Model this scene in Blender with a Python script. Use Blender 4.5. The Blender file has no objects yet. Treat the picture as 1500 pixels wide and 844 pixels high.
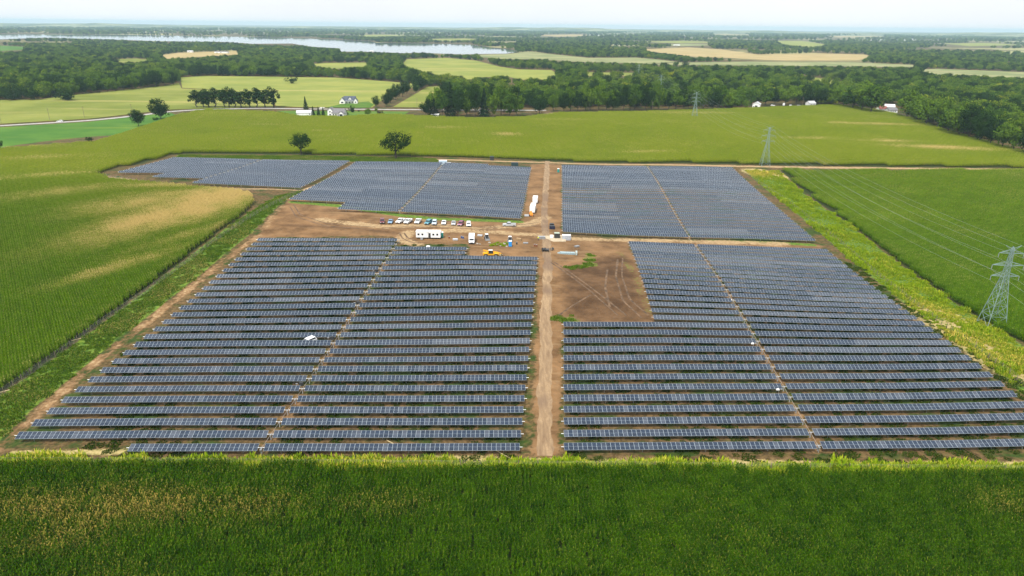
import bpy, math, random
import numpy as np
from mathutils import Vector, Matrix
random.seed(7); rng = np.random.default_rng(7)
sc = bpy.context.scene
COL = sc.collection

# ---------------------------------------------------------------- camera
CAM = np.array([0.46, -124.69, 82.821]); PIT, ROL, YAW = 0.36665, 0.01008, -0.0189; FPX = 1000.0
_sy, _cy, _sp, _cp, _sr, _cr = math.sin(YAW), math.cos(YAW), math.sin(PIT), math.cos(PIT), math.sin(ROL), math.cos(ROL)
FW = np.array([-_sy*_cp, _cy*_cp, -_sp]); RT = np.array([_cy, _sy, 0.0]); DN = np.cross(FW, RT)
E1 = _cr*RT - _sr*DN; E2 = _sr*RT + _cr*DN
cam_d = bpy.data.cameras.new('camera'); cam = bpy.data.objects.new('camera', cam_d); COL.objects.link(cam)
cam_d.sensor_width = 36.0; cam_d.lens = 24.0; cam_d.clip_start = 1.0; cam_d.clip_end = 120000.0
_m = Matrix.Identity(4)
for i in range(3):
    _m[i][0] = E1[i]; _m[i][1] = -E2[i]; _m[i][2] = -FW[i]; _m[i][3] = CAM[i]
cam.matrix_world = _m
sc.camera = cam

# ---------------------------------------------------------------- sky, sun, exposure
SUN_EL, SUN_AZ = math.radians(56), math.radians(205)      # azimuth clockwise from +Y: behind the camera, a little left
w = bpy.data.worlds.new('World'); sc.world = w; w.use_nodes = True
nt = w.node_tree; nt.nodes.clear()
wo = nt.nodes.new('ShaderNodeOutputWorld'); bg = nt.nodes.new('ShaderNodeBackground'); sk = nt.nodes.new('ShaderNodeTexSky')
sk.sky_type = 'NISHITA'; sk.sun_disc = False; sk.sun_elevation = SUN_EL; sk.sun_rotation = SUN_AZ
sk.air_density = 1.0; sk.dust_density = 3.0; sk.ozone_density = 1.0; sk.altitude = 200
hs = nt.nodes.new('ShaderNodeHueSaturation'); hs.inputs['Saturation'].default_value = 0.45   # thin high cloud whitens the blue
nt.links.new(sk.outputs[0], hs.inputs['Color'])
# bright thin overcast: soft cloud sheets over the whole dome, the blue showing faintly through
wtc = nt.nodes.new('ShaderNodeTexCoord'); wnz = nt.nodes.new('ShaderNodeTexNoise'); wnz.inputs['Scale'].default_value = 2.2; wnz.inputs['Detail'].default_value = 5
nt.links.new(wtc.outputs['Generated'], wnz.inputs['Vector'])
wrp = nt.nodes.new('ShaderNodeMapRange'); nt.links.new(wnz.outputs['Fac'], wrp.inputs[0]); wrp.inputs[1].default_value = 0.25; wrp.inputs[2].default_value = 0.75; wrp.inputs[3].default_value = 0.80; wrp.inputs[4].default_value = 1.0
wmx = nt.nodes.new('ShaderNodeMix'); wmx.data_type = 'RGBA'; nt.links.new(wrp.outputs[0], wmx.inputs[0]); nt.links.new(hs.outputs[0], wmx.inputs[6]); wmx.inputs[7].default_value = (5.9, 6.05, 6.25, 1)
nt.links.new(wmx.outputs[2], bg.inputs[0]); bg.inputs[1].default_value = 0.13
nt.links.new(bg.outputs[0], wo.inputs[0])
sl = bpy.data.lights.new('sun', 'SUN'); sl.energy = 3.8; sl.angle = math.radians(10); sl.color = (1.0, 0.95, 0.87)
so = bpy.data.objects.new('sun', sl); COL.objects.link(so)
_sd = Vector((math.sin(SUN_AZ)*math.cos(SUN_EL), math.cos(SUN_AZ)*math.cos(SUN_EL), math.sin(SUN_EL)))
so.rotation_euler = _sd.to_track_quat('Z', 'Y').to_euler(); so.location = (0, 0, 400)
sc.view_settings.view_transform = 'Standard'; sc.view_settings.look = 'None'; sc.view_settings.gamma = 1.0
sc.view_settings.exposure = 0.5
sc.view_settings.use_curve_mapping = False
sc.cycles.max_bounces = 6; sc.cycles.diffuse_bounces = 2; sc.cycles.glossy_bounces = 2
sc.cycles.transmission_bounces = 3; sc.cycles.volume_bounces = 0; sc.cycles.transparent_max_bounces = 8
sc.cycles.use_denoising = True
sc.cycles.sample_clamp_indirect = 4.0

# ---------------------------------------------------------------- terrain
_gx = [-246.7, -185.03, -123.35, -61.68, 0.0, 61.68, 123.35, 185.03, 246.7]
_gy = [-61.68, 0.0, 61.68, 123.35, 185.03, 246.7, 308.38, 370.05]
_CO = np.array([0.06,-0.06,-0.16,-0.05,0.24,0.94,0.79,0.55,0.18,-1.09,-2.14,-0.32,4.14,1.92,0.62,0.49,-2.57,0.7,0.07,-0.71,4.53,-2.31,-0.24,-0.37,-4.13,4.96,-3.87,1.59,-0.46,-0.11,2.12,0.85,-0.93,-0.01,-4.63,7.87,-1.24,1.34,0.42,-0.46,3.86,-3.9,5.52,-0.33,-8.41,2.37,-1.81,-1.97,-3.57,0.68,-3.32,-0.36,5.23,2.01,0.31,-0.0,-6.51,8.73,-1.0,-3.32,-1.08,-6.6,0.78,0.74,-0.45,1.02,0.03,-0.68,-0.86,-0.98,0.18,0.2])
def T(x, y):
    """height of the panel axis over the rolling site; fades to level country beyond it"""
    x = np.asarray(x, float); y = np.asarray(y, float)
    r = np.zeros(np.broadcast(x, y).shape)
    k = 0
    for a in _gx:
        ex = np.exp(-(x-a)**2/(2*61.675**2))
        for b in _gy:
            r = r + _CO[k]*ex*np.exp(-(y-b)**2/(2*61.675**2)); k += 1
    f = np.clip((y-400)/130, 0, 1); f = 1-f*f*(3-2*f)
    return r*f
PH = 1.5
def H(x, y): return T(x, y)-PH
FLAT = -PH
def ray(px, py): return FW + E1*((px-750)/FPX) + E2*((py-422)/FPX)
def at(px, py, dz=0.0):
    d = ray(px, py); t = -(CAM[2]-FLAT-dz)/d[2]
    for i in range(30):
        p = CAM+d*t
        t += (float(H(p[0], p[1]))+dz-p[2])/d[2]*0.8
    return CAM+d*t
def proj(P):
    v = np.asarray(P, float)-CAM; z = v@FW
    return 750+FPX*(v@E1)/z, 422+FPX*(v@E2)/z, z
def W(pts, dz=0.0): return np.array([at(a, b, dz)[:2] for a, b in pts])
def mpp(px, py):                       # metres per pixel at the ground there
    return float((at(px, py)-CAM)@FW)/FPX
def sdist(P, poly):
    """signed distance of points P to a polygon, negative inside"""
    P = np.asarray(P, float); poly = np.asarray(poly, float); x, y = P[:, 0], P[:, 1]
    best = np.full(len(P), 1e18); ins = np.zeros(len(P), bool)
    n = len(poly)
    for i in range(n):
        a = poly[i]; b = poly[(i+1) % n]; ab = b-a; L = max(ab@ab, 1e-9)
        t = np.clip(((x-a[0])*ab[0]+(y-a[1])*ab[1])/L, 0, 1)
        best = np.minimum(best, (x-a[0]-t*ab[0])**2+(y-a[1]-t*ab[1])**2)
        c = (a[1] > y) != (b[1] > y)
        with np.errstate(divide='ignore', invalid='ignore'):
            xi = a[0]+(y-a[1])*(b[0]-a[0])/(b[1]-a[1] if b[1] != a[1] else 1e-9)
        ins ^= c & (x < xi)
    d = np.sqrt(best); return np.where(ins, -d, d)
def ldist(P, line):
    P = np.asarray(P, float); line = np.asarray(line, float); best = np.full(len(P), 1e18)
    for a, b in zip(line[:-1], line[1:]):
        ab = b-a; t = np.clip(((P[:, 0]-a[0])*ab[0]+(P[:, 1]-a[1])*ab[1])/max(ab@ab, 1e-9), 0, 1)
        best = np.minimum(best, (P[:, 0]-a[0]-t*ab[0])**2+(P[:, 1]-a[1]-t*ab[1])**2)
    return np.sqrt(best)
def sstep(e0, e1, x):
    t = np.clip((x-e0)/(e1-e0), 0, 1); return t*t*(3-2*t)

# ---------------------------------------------------------------- materials
def new_mat(name):
    m = bpy.data.materials.new(name); m.use_nodes = True
    b = m.node_tree.nodes['Principled BSDF']; return m, m.node_tree, b
def node(nt, t, **kw):
    n = nt.nodes.new(t)
    for k, v in kw.items(): setattr(n, k, v)
    return n
def mixc(nt, fac, a, b):
    n = nt.nodes.new('ShaderNodeMix'); n.data_type = 'RGBA'
    for s, v in ((0, fac), (6, a), (7, b)):
        if isinstance(v, (int, float)): n.inputs[s].default_value = v
        elif isinstance(v, tuple): n.inputs[s].default_value = (*v, 1.0)
        else: nt.links.new(v, n.inputs[s])
    return n.outputs[2]
def math_(nt, op, a, b=None, c=None, clamp=False):
    n = nt.nodes.new('ShaderNodeMath'); n.operation = op; n.use_clamp = clamp
    for i, v in enumerate((a, b, c)):
        if v is None: continue
        if isinstance(v, (int, float)): n.inputs[i].default_value = v
        else: nt.links.new(v, n.inputs[i])
    return n.outputs[0]
def noise(nt, scale, detail=3, rough=0.55, vec=None, dist=0.0):
    n = nt.nodes.new('ShaderNodeTexNoise'); n.inputs['Scale'].default_value = scale
    n.inputs['Detail'].default_value = detail; n.inputs['Roughness'].default_value = rough; n.inputs['Distortion'].default_value = dist
    if vec is not None: nt.links.new(vec, n.inputs['Vector'])
    return n.outputs['Fac']
def ramp(nt, fac, lo, hi):
    n = nt.nodes.new('ShaderNodeMapRange'); n.interpolation_type = 'SMOOTHSTEP'
    nt.links.new(fac, n.inputs[0]); n.inputs[1].default_value = lo; n.inputs[2].default_value = hi
    return n.outputs[0]
_mats = {}
def M(name, col=None, rough=0.6, metal=0.0, var=0.12, scale=3.0, spec=0.5):
    """a painted, metal or plastic surface with slight procedural wear"""
    if name in _mats: return _mats[name]
    m, nt, b = new_mat(name)
    g = node(nt, 'ShaderNodeTexCoord').outputs['Object']
    f = noise(nt, scale, 4, 0.6, g)
    c2 = tuple(max(0.0, c*(1-2.2*var)) for c in col); c1 = tuple(min(1.0, c*(1+var)) for c in col)
    nt.links.new(mixc(nt, ramp(nt, f, 0.3, 0.7), c2, c1), b.inputs['Base Color'])
    b.inputs['Roughness'].default_value = rough; b.inputs['Metallic'].default_value = metal
    b.inputs['Specular IOR Level'].default_value = spec
    _mats[name] = m; return m

# ---------------------------------------------------------------- mesh and object helpers
class MB:
    def __init__(s): s.v = []; s.f = []; s.mi = []
    def add(s, vs, fs, mi=0):
        o = len(s.v); s.v += [tuple(v) for v in vs]; s.f += [tuple(i+o for i in f) for f in fs]; s.mi += [mi]*len(fs); return s
    def box(s, x0, x1, y0, y1, z0, z1, mi=0, taper=None):
        a = taper or (0, 0, 0, 0)        # insets of the top face: x0,x1,y0,y1
        v = [(x0, y0, z0), (x1, y0, z0), (x1, y1, z0), (x0, y1, z0), (x0+a[0], y0+a[2], z1), (x1-a[1], y0+a[2], z1), (x1-a[1], y1-a[3], z1), (x0+a[0], y1-a[3], z1)]
        return s.add(v, [(3, 2, 1, 0), (4, 5, 6, 7), (0, 1, 5, 4), (1, 2, 6, 5), (2, 3, 7, 6), (3, 0, 4, 7)], mi)
    def tube(s, p, q, r, n=6, mi=0, r2=None, caps=True):
        p = Vector(p); q = Vector(q); d = q-p
        if d.length < 1e-6: return s
        z = d.normalized(); x = z.orthogonal().normalized(); y = z.cross(x); r2 = r if r2 is None else r2
        vs = [p+(x*math.cos(6.28318*i/n)+y*math.sin(6.28318*i/n))*r for i in range(n)]+[q+(x*math.cos(6.28318*i/n)+y*math.sin(6.28318*i/n))*r2 for i in range(n)]
        fs = [(i, (i+1) % n, n+(i+1) % n, n+i) for i in range(n)]
        if caps: fs += [tuple(range(n-1, -1, -1)), tuple(range(n, 2*n))]
        return s.add(vs, fs, mi)
    def prism(s, prof, y0, y1, mi=0):
        """profile in x,z extruded along y"""
        n = len(prof); vs = [(x, y0, z) for x, z in prof]+[(x, y1, z) for x, z in prof]
        fs = [tuple(range(n)), tuple(range(2*n-1, n-1, -1))]+[(i, i+n, (i+1) % n+n, (i+1) % n) for i in range(n)]
        return s.add(vs, fs, mi)
    def ball(s, c, rx, ry, rz, n=8, m=5, mi=0, jit=0.0):
        vs = []; fs = []
        for j in range(m+1):
            th = math.pi*j/m
            for i in range(n):
                ph = 6.28318*i/n; k = 1+random.uniform(-jit, jit)
                vs.append((c[0]+rx*k*math.sin(th)*math.cos(ph), c[1]+ry*k*math.sin(th)*math.sin(ph), c[2]+rz*k*math.cos(th)))
        for j in range(m):
            for i in range(n): fs.append((j*n+i, (j+1)*n+i, (j+1)*n+(i+1) % n, j*n+(i+1) % n))
        return s.add(vs, fs, mi)
    def mesh(s, name, mats):
        me = bpy.data.meshes.new(name); me.from_pydata(s.v, [], s.f)
        for m in (mats if isinstance(mats, (list, tuple)) else [mats]): me.materials.append(m)
        if len(me.materials) > 1: me.polygons.foreach_set('material_index', np.array(s.mi, np.int32))
        me.update(); return me
    def build(s, name, mats, parent=None, loc=(0, 0, 0), rz=0.0, smooth=False):
        me = s.mesh(name, mats)
        if smooth: me.polygons.foreach_set('use_smooth', np.ones(len(me.polygons), bool))
        return obj(name, me, parent, loc, rz)
def obj(name, data, parent=None, loc=(0, 0, 0), rz=0.0):
    o = bpy.data.objects.new(name, data); COL.objects.link(o); o.location = loc
    if rz: o.rotation_euler = (0, 0, rz)
    if parent is not None: o.parent = parent
    return o
def tag(o, label=None, cat=None, group=None, kind=None):
    if label: o['label'] = label
    if cat: o['category'] = cat
    if group: o['group'] = group
    if kind: o['kind'] = kind
    return o
def thing(name, label, cat, loc=(0, 0, 0), rz=0.0, group=None):
    return tag(obj(name, None, None, tuple(float(v) for v in loc), rz), label, cat, group)
def copy_tree(o, parent=None):
    c = o.copy(); COL.objects.link(c); c.parent = parent
    for ch in list(o.children): copy_tree(ch, c)
    return c
def ordinal(n):
    return f"{n}{'th' if 10 <= n % 100 <= 20 else {1: 'st', 2: 'nd', 3: 'rd'}.get(n % 10, 'th')}"
HAZE = 0.00006
# ================================================================ layout of the place (world polygons)
S_COL = 0.08254; PITCH = 4.94; MP = 1.01; SEG = 27*MP
FRONT_CORN = np.vstack([W([(-260, 683), (0, 685), (400, 687), (800, 691), (1200, 694), (1500, 697), (1760, 700)]), [(240, -95), (-240, -95)]])
_f2 = W([(-420, 866), (0, 577), (200, 433), (358, 314), (373, 298), (369, 288), (345, 282), (300, 279), (240, 273), (168, 267), (143, 259), (152, 252), (200, 240.5), (262, 225.5), (440, 226.3), (600, 229.3), (700, 231.3), (760, 233.5), (1000, 239.3), (1080, 241), (1260, 243.7), (1500, 246.3), (2000, 251)])
_f3 = W([(2000, 330), (1800, 285), (1500, 224), (1400, 197), (1330, 173), (1290, 164), (1230, 155), (1100, 160), (950, 165), (820, 167), (770, 173), (700, 175), (620, 172), (560, 169), (500, 173), (440, 172), (400, 166), (300, 162), (257, 171), (215, 186), (130, 211), (0, 221), (-420, 245)])
BACK_CORN = np.vstack([_f2[:-1], W([(1700, 248.3), (1700, 268)]), _f3[2:]])
RIGHT_CORN = W([(1143, 249.5), (1250, 332), (1370, 422), (1460, 484), (1500, 502), (1900, 690), (1900, 400), (1900, 255), (1500, 251)])
YARD = W([(372, 349), (400, 320), (424, 289), (500, 304), (590, 318), (765, 325), (778, 241), (822, 241), (823, 348), (1000, 352), (1200, 357), (1205, 364), (920, 357), (962, 473), (824, 480), (819, 668), (779, 668), (789, 376), (690, 376), (685, 358), (592, 358), (577, 345)])
ROAD_LINE = W([(802, 236), (800, 270), (797, 310), (799, 345), (803, 390), (800, 450), (799, 540), (798, 600), (797, 668)])
TRACK_LEFT = W([(-60, 695), (15, 645), (60, 602), (150, 523), (240, 452), (340, 373), (382, 344), (402, 314), (428, 293)])
PATH_BACK = W([(640, 234), (720, 236), (800, 238), (950, 241.3), (1060, 243.2), (1130, 244.4), (1260, 246), (1500, 248.6), (1700, 250.6)])
PATH_E = W([(150, 258), (215, 267), (300, 277), (400, 277), (440, 279), (468, 272)])
YARD_LANES = [W(l) for l in ([(800, 318), (770, 330), (700, 335), (640, 330), (560, 332), (470, 322)], [(800, 345), (720, 340), (640, 338)], [(803, 385), (840, 410), (880, 440)], [(905, 385), (915, 420), (930, 450)], [(600, 340), (590, 352), (610, 358)], [(840, 350), (950, 352), (1150, 357)])]
STRIP_R = np.vstack([W([(1088, 249), (1140, 250.5), (1250, 333), (1370, 424), (1500, 506), (1700, 600)]), W([(1700, 700), (1500, 580), (1400, 505), (1290, 418), (1215, 355), (1150, 300)])])
VERGE_L = np.vstack([W([(-300, 790), (0, 580), (200, 436), (362, 314), (405, 288), (445, 279)]), W([(415, 295), (370, 340), (240, 444), (140, 522), (50, 597), (0, 645), (-100, 720)])])
STRIP_BACK = W([(262, 227), (440, 228), (600, 231), (640, 232.5), (640, 239), (515, 237), (380, 234), (262, 231)])

# ---------------------------------------------------------------- ground
def lines(lo, hi, step, far, grow=1.22):
    a = list(np.arange(lo, hi+0.01, step)); s = step
    left = []; x = lo
    while x > -far: s *= grow; x -= s; left.append(x)
    s = step; right = []; x = a[-1]
    while x < far: s *= grow; x += s; right.append(x)
    return np.array(left[::-1]+a+right)
gxl = lines(-190, 195, 1.1, 30000); gyl = lines(-32, 345, 1.1, 30000)
gyl = gyl[gyl > -900]
GX, GY = np.meshgrid(gxl, gyl); P2 = np.column_stack([GX.ravel(), GY.ravel()])
GZ = H(P2[:, 0], P2[:, 1])
nx, ny = len(gxl), len(gyl)
idx = np.arange(nx*ny).reshape(ny, nx)
q = np.stack([idx[:-1, :-1], idx[:-1, 1:], idx[1:, 1:], idx[1:, :-1]], -1).reshape(-1, 4)
gm = bpy.data.meshes.new('ground'); gm.vertices.add(nx*ny); gm.vertices.foreach_set('co', np.column_stack([P2, GZ]).astype(np.float32).ravel())
gm.loops.add(q.size); gm.loops.foreach_set('vertex_index', q.ravel().astype(np.int32)); gm.polygons.add(len(q))
gm.polygons.foreach_set('loop_start', np.arange(0, q.size, 4, dtype=np.int32)); gm.polygons.foreach_set('loop_total', np.full(len(q), 4, np.int32))
gm.update(calc_edges=True)
def attr(me, name, val):
    a = me.attributes.new(name, 'FLOAT', 'POINT'); a.data.foreach_set('value', np.asarray(val, np.float32))
near = (abs(P2[:, 0]) < 420) & (P2[:, 1] < 480)
def full(fn, default=0.0):
    r = np.full(len(P2), default); r[near] = fn(P2[near]); return r
soil = full(lambda p: sstep(2.5, -2.5, sdist(p, YARD)))
# soil kicked up along the drive lines of the arrays and on the tracks
drv = [np.array([(-50.4+S_COL*y, y) for y in (0, 128)]), np.array([(69.5+S_COL*y, y) for y in (0, 310)]), np.array([(-60.2+S_COL*y, y) for y in (180, 305)])]
for d in drv: soil = np.maximum(soil, full(lambda p: 0.50*sstep(3.6, 0.6, ldist(p, d))))
soil = np.maximum(soil, full(lambda p: 0.60*sstep(3.0, 1.0, ldist(p, TRACK_LEFT))))
soil = np.maximum(soil, full(lambda p: 0.42*sstep(5, 2, ldist(p, np.array([(123+S_COL*y, y) for y in (0, 320)])))))
track = full(lambda p: 0.36*sstep(2.6, 1.2, ldist(p, TRACK_LEFT)))
track = np.maximum(track, full(lambda p: sstep(3.0, 1.4, ldist(p, PATH_BACK))))
track = np.maximum(track, full(lambda p: 0.8*sstep(2.2, 1.0, ldist(p, PATH_E))))
for li, l in enumerate(YARD_LANES): track = np.maximum(track, full(lambda p: (0.0 if li in (2, 3) else 0.66)*sstep(6.0, 1.0, ldist(p, l))))
lush = full(lambda p: np.maximum.reduce([sstep(2, -3, sdist(p, STRIP_R)), sstep(2, -2, sdist(p, VERGE_L)), sstep(1.5, -1, sdist(p, STRIP_BACK)),
    0.5*sstep(4, 1, ldist(p, W([(862, 372), (868, 388), (840, 392)]))), 0.5*sstep(4, 1, ldist(p, W([(815, 466), (840, 470)]))), 0.8*sstep(4, 1.5, ldist(p, W([(430, 296), (500, 302), (590, 316), (640, 321), (760, 325)]))),
    0.36*sstep(3, 1, ldist(p, W([(908, 370), (928, 400), (953, 460)]))), 0.9*sstep(3, 1, ldist(p, W([(1040, 352), (1190, 359)])))]))
straw = full(lambda p: np.maximum.reduce([0.8*sstep(1.7, 0.6, ldist(p, W([(20, 664), (190, 661)]))), 0.75*sstep(2.2, 0.8, ldist(p, W([(640, 672), (830, 678), (1100, 680), (1560, 682)]))),
    0.9*sstep(16, 4, ldist(p, W([(1110, 252), (1135, 258)]))), 0.8*sstep(13, 3, ldist(p, W([(1360, 455), (1430, 500), (1500, 545)])))]))
corn = full(lambda p: np.maximum.reduce([sstep(0.5, -0.5, sdist(p, k)) for k in (FRONT_CORN, BACK_CORN, RIGHT_CORN)]))
far_corn = ~near; corn[far_corn] = np.maximum(corn[far_corn], sstep(0.5, -0.5, sdist(P2[far_corn], BACK_CORN)))
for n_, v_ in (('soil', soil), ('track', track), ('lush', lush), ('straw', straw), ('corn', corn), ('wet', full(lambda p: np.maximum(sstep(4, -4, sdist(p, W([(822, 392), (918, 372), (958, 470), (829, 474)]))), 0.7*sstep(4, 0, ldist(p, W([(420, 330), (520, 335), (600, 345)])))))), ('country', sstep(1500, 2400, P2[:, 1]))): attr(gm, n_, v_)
gmat, nt, bs = new_mat('ground')
geo = node(nt, 'ShaderNodeNewGeometry').outputs['Position']
def A(nt, name, inst=False):
    n = node(nt, 'ShaderNodeAttribute'); n.attribute_name = name
    if inst: n.attribute_type = 'INSTANCER'
    return n.outputs['Fac']
n1 = noise(nt, 0.11, 5, 0.65, geo); n2 = noise(nt, 0.9, 4, 0.65, geo); n3 = noise(nt, 4.5, 3, 0.6, geo); n0 = noise(nt, 0.035, 3, 0.5, geo)
mp_ = node(nt, 'ShaderNodeMapping'); nt.links.new(geo, mp_.inputs[0]); mp_.inputs['Scale'].default_value = (0.05, 0.5, 0.5); ns = noise(nt, 1.0, 4, 0.6, mp_.outputs[0], 0.6)
grass = mixc(nt, ramp(nt, n2, 0.3, 0.72), (0.016, 0.034, 0.005), (0.048, 0.076, 0.011))
grass = mixc(nt, ramp(nt, n3, 0.35, 0.75), grass, (0.032, 0.058, 0.010))
lushc = mixc(nt, ramp(nt, n2, 0.35, 0.7), (0.045, 0.105, 0.012), (0.15, 0.21, 0.025))
soilc = mixc(nt, ramp(nt, n1, 0.3, 0.7), (0.095, 0.050, 0.020), (0.255, 0.145, 0.066))
soilc = mixc(nt, ramp(nt, n2, 0.4, 0.8), soilc, (0.175, 0.105, 0.050))
soilc = mixc(nt, math_(nt, 'MULTIPLY', ramp(nt, ns, 0.5, 0.75), 0.6), soilc, (0.28, 0.185, 0.095))
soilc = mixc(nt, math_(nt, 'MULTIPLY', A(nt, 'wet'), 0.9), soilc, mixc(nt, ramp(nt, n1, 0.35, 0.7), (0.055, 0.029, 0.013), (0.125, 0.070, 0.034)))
trackc = mixc(nt, ramp(nt, n2, 0.3, 0.75), (0.25, 0.165, 0.085), (0.42, 0.305, 0.165))
strawc = mixc(nt, ramp(nt, n2, 0.3, 0.7), (0.20, 0.17, 0.05), (0.42, 0.33, 0.15))
cornc = mixc(nt, ramp(nt, n3, 0.3, 0.7), (0.016, 0.022, 0.006), (0.035, 0.05, 0.01))
def soft(name, k=0.7):
    j = math_(nt, 'ADD', math_(nt, 'MULTIPLY', math_(nt, 'SUBTRACT', n2, 0.5), k), math_(nt, 'MULTIPLY', math_(nt, 'SUBTRACT', n1, 0.5), k))
    return ramp(nt, math_(nt, 'ADD', A(nt, name), j), 0.32, 0.68)
# thin, patchy cover between the rows: bare soil shows through
bare = ramp(nt, math_(nt, 'ADD', math_(nt, 'MULTIPLY', n1, 0.7), math_(nt, 'MULTIPLY', ns, 0.4)), 0.44, 0.58)
c = mixc(nt, math_(nt, 'MULTIPLY', bare, 0.8), grass, mixc(nt, ramp(nt, n2, 0.3, 0.7), (0.06, 0.034, 0.015), (0.19, 0.11, 0.052)))  # grass and bare soil tones darkened to carry the shade between rows
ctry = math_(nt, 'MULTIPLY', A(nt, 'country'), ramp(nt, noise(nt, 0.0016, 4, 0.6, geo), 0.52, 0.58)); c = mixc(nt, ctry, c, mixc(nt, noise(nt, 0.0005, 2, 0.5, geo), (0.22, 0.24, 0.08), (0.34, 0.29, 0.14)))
c = mixc(nt, soft('soil', 0.9), c, soilc); c = mixc(nt, soft('lush', 0.8), c, lushc); c = mixc(nt, soft('straw', 0.9), c, strawc)
c = mixc(nt, soft('track', 0.9), c, trackc); c = mixc(nt, A(nt, 'corn'), c, cornc)
nt.links.new(c, bs.inputs['Base Color']); bs.inputs['Roughness'].default_value = 0.95; bs.inputs['Specular IOR Level'].default_value = 0.15
bp = node(nt, 'ShaderNodeBump'); bp.inputs['Strength'].default_value = 0.8; bp.inputs['Distance'].default_value = 0.25
nt.links.new(math_(nt, 'ADD', n2, math_(nt, 'MULTIPLY', n3, 0.4)), bp.inputs['Height']); nt.links.new(bp.outputs[0], bs.inputs['Normal'])
gm.materials.append(gmat); ground = tag(obj('ground', gm), kind='structure')

# ---------------------------------------------------------------- strips laid on the ground
def strip(name, line, wl, wr, mat, lift=0.05, step=1.5, ragged=0.0, wfun=None):
    line = np.asarray(line, float); seg = np.linalg.norm(np.diff(line, axis=0), axis=1); s = np.concatenate([[0], np.cumsum(seg)])
    n = max(2, int(s[-1]/step)); u = np.linspace(0, s[-1], n)
    pts = np.column_stack([np.interp(u, s, line[:, 0]), np.interp(u, s, line[:, 1])])
    for _ in range(4): pts[1:-1] = 0.25*pts[:-2]+0.5*pts[1:-1]+0.25*pts[2:]
    tn = np.gradient(pts, axis=0); tn /= np.linalg.norm(tn, axis=1)[:, None]; nr = np.column_stack([tn[:, 1], -tn[:, 0]])
    jl = np.convolve(rng.normal(0, 1, n+8), np.ones(5)/5, 'same')[4:-4]*ragged; jr = np.convolve(rng.normal(0, 1, n+8), np.ones(5)/5, 'same')[4:-4]*ragged
    cols = []; K = 5
    for k in range(K):
        t = k/(K-1); off = -(wl+jl)*(1-t)+(wr+jr)*t; p = pts+nr*off[:, None]
        cols.append(np.column_stack([p, H(p[:, 0], p[:, 1])+lift*(0.25 if k in (0, K-1) and ragged else 1)]))
    V = np.stack(cols, 1).reshape(-1, 3); f = [(i*K+k, i*K+k+1, (i+1)*K+k+1, (i+1)*K+k) for i in range(n-1) for k in range(K-1)]
    me = bpy.data.meshes.new(name); me.from_pydata(V.tolist(), [], f); me.materials.append(mat); me.update()
    return tag(obj(name, me), kind='structure')
dm, nt, bs = new_mat('dirt_road')
geo = node(nt, 'ShaderNodeNewGeometry').outputs['Position']
mp_ = node(nt, 'ShaderNodeMapping'); nt.links.new(geo, mp_.inputs[0]); mp_.inputs['Scale'].default_value = (0.9, 0.12, 1); mp_.inputs['Rotation'].default_value = (0, 0, 0.08)
r1 = noise(nt, 1.0, 4, 0.65, mp_.outputs[0], 0.5); r2 = noise(nt, 1.6, 4, 0.65, geo); r3 = noise(nt, 0.05, 2, 0.5, geo)
c = mixc(nt, ramp(nt, r1, 0.22, 0.85), (0.15, 0.092, 0.048), (0.38, 0.265, 0.145)); c = mixc(nt, math_(nt, 'MULTIPLY', ramp(nt, r2, 0.42, 0.66), 0.65), c, (0.22, 0.14, 0.075))
c = mixc(nt, math_(nt, 'MULTIPLY', ramp(nt, r3, 0.46, 0.60), 0.65), c, (0.13, 0.08, 0.05))
nt.links.new(c, bs.inputs['Base Color']); bs.inputs['Roughness'].default_value = 0.95
bp = node(nt, 'ShaderNodeBump'); bp.inputs['Strength'].default_value = 0.7; bp.inputs['Distance'].default_value = 0.15; nt.links.new(math_(nt, 'ADD', r1, r2), bp.inputs['Height']); nt.links.new(bp.outputs[0], bs.inputs['Normal'])
strip('dirt_road', ROAD_LINE, 1.7, 1.7, dm, 0.06, 1.0, 0.5)
rutm = M('rut_soil', (0.125, 0.074, 0.038), .95, 0, .25, .5)
for rl in ([(806, 384), (830, 400), (862, 424), (905, 462)], [(812, 384), (838, 401), (872, 426), (918, 462)], [(905, 380), (902, 405), (912, 440), (940, 466)], [(912, 378), (911, 405), (922, 438), (950, 462)], [(808, 470), (835, 450), (865, 432)], [(585, 341), (590, 350), (604, 356), (625, 356)], [(592, 341), (597, 349), (610, 353)], [(890, 395), (886, 420), (893, 450)], [(560, 336), (640, 333), (720, 337), (790, 330)], [(560, 334), (640, 330.5), (720, 334), (790, 326)], [(430, 300), (440, 315), (480, 328), (550, 333)], [(425, 303), (434, 318), (476, 331), (548, 336)]):
    strip('wheel_rut', W(rl), .34, .34, rutm, 0.04, 1.2, 0.12)
rm = M('asphalt_pale', (0.36, 0.35, 0.33), 0.9, 0, 0.1, 0.4)
FAR_ROAD = W([(-400, 212), (0, 184.5), (70, 180.5), (130, 177), (190, 171), (250, 163.5), (300, 160.5), (380, 158.8), (440, 159.8), (520, 160.3), (622, 161), (700, 161.5), (800, 162)])
strip('road', FAR_ROAD, 3.6, 3.6, rm, 0.15, 6.0)
drive = W([(470, 159), (476, 156), (486, 152.5), (496, 150), (504, 149.6)])
strip('driveway', drive, 2.4, 2.4, M('driveway_concrete', (0.52, 0.50, 0.46), 0.9, 0, 0.08, 0.5), 0.2, 3.0)

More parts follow.
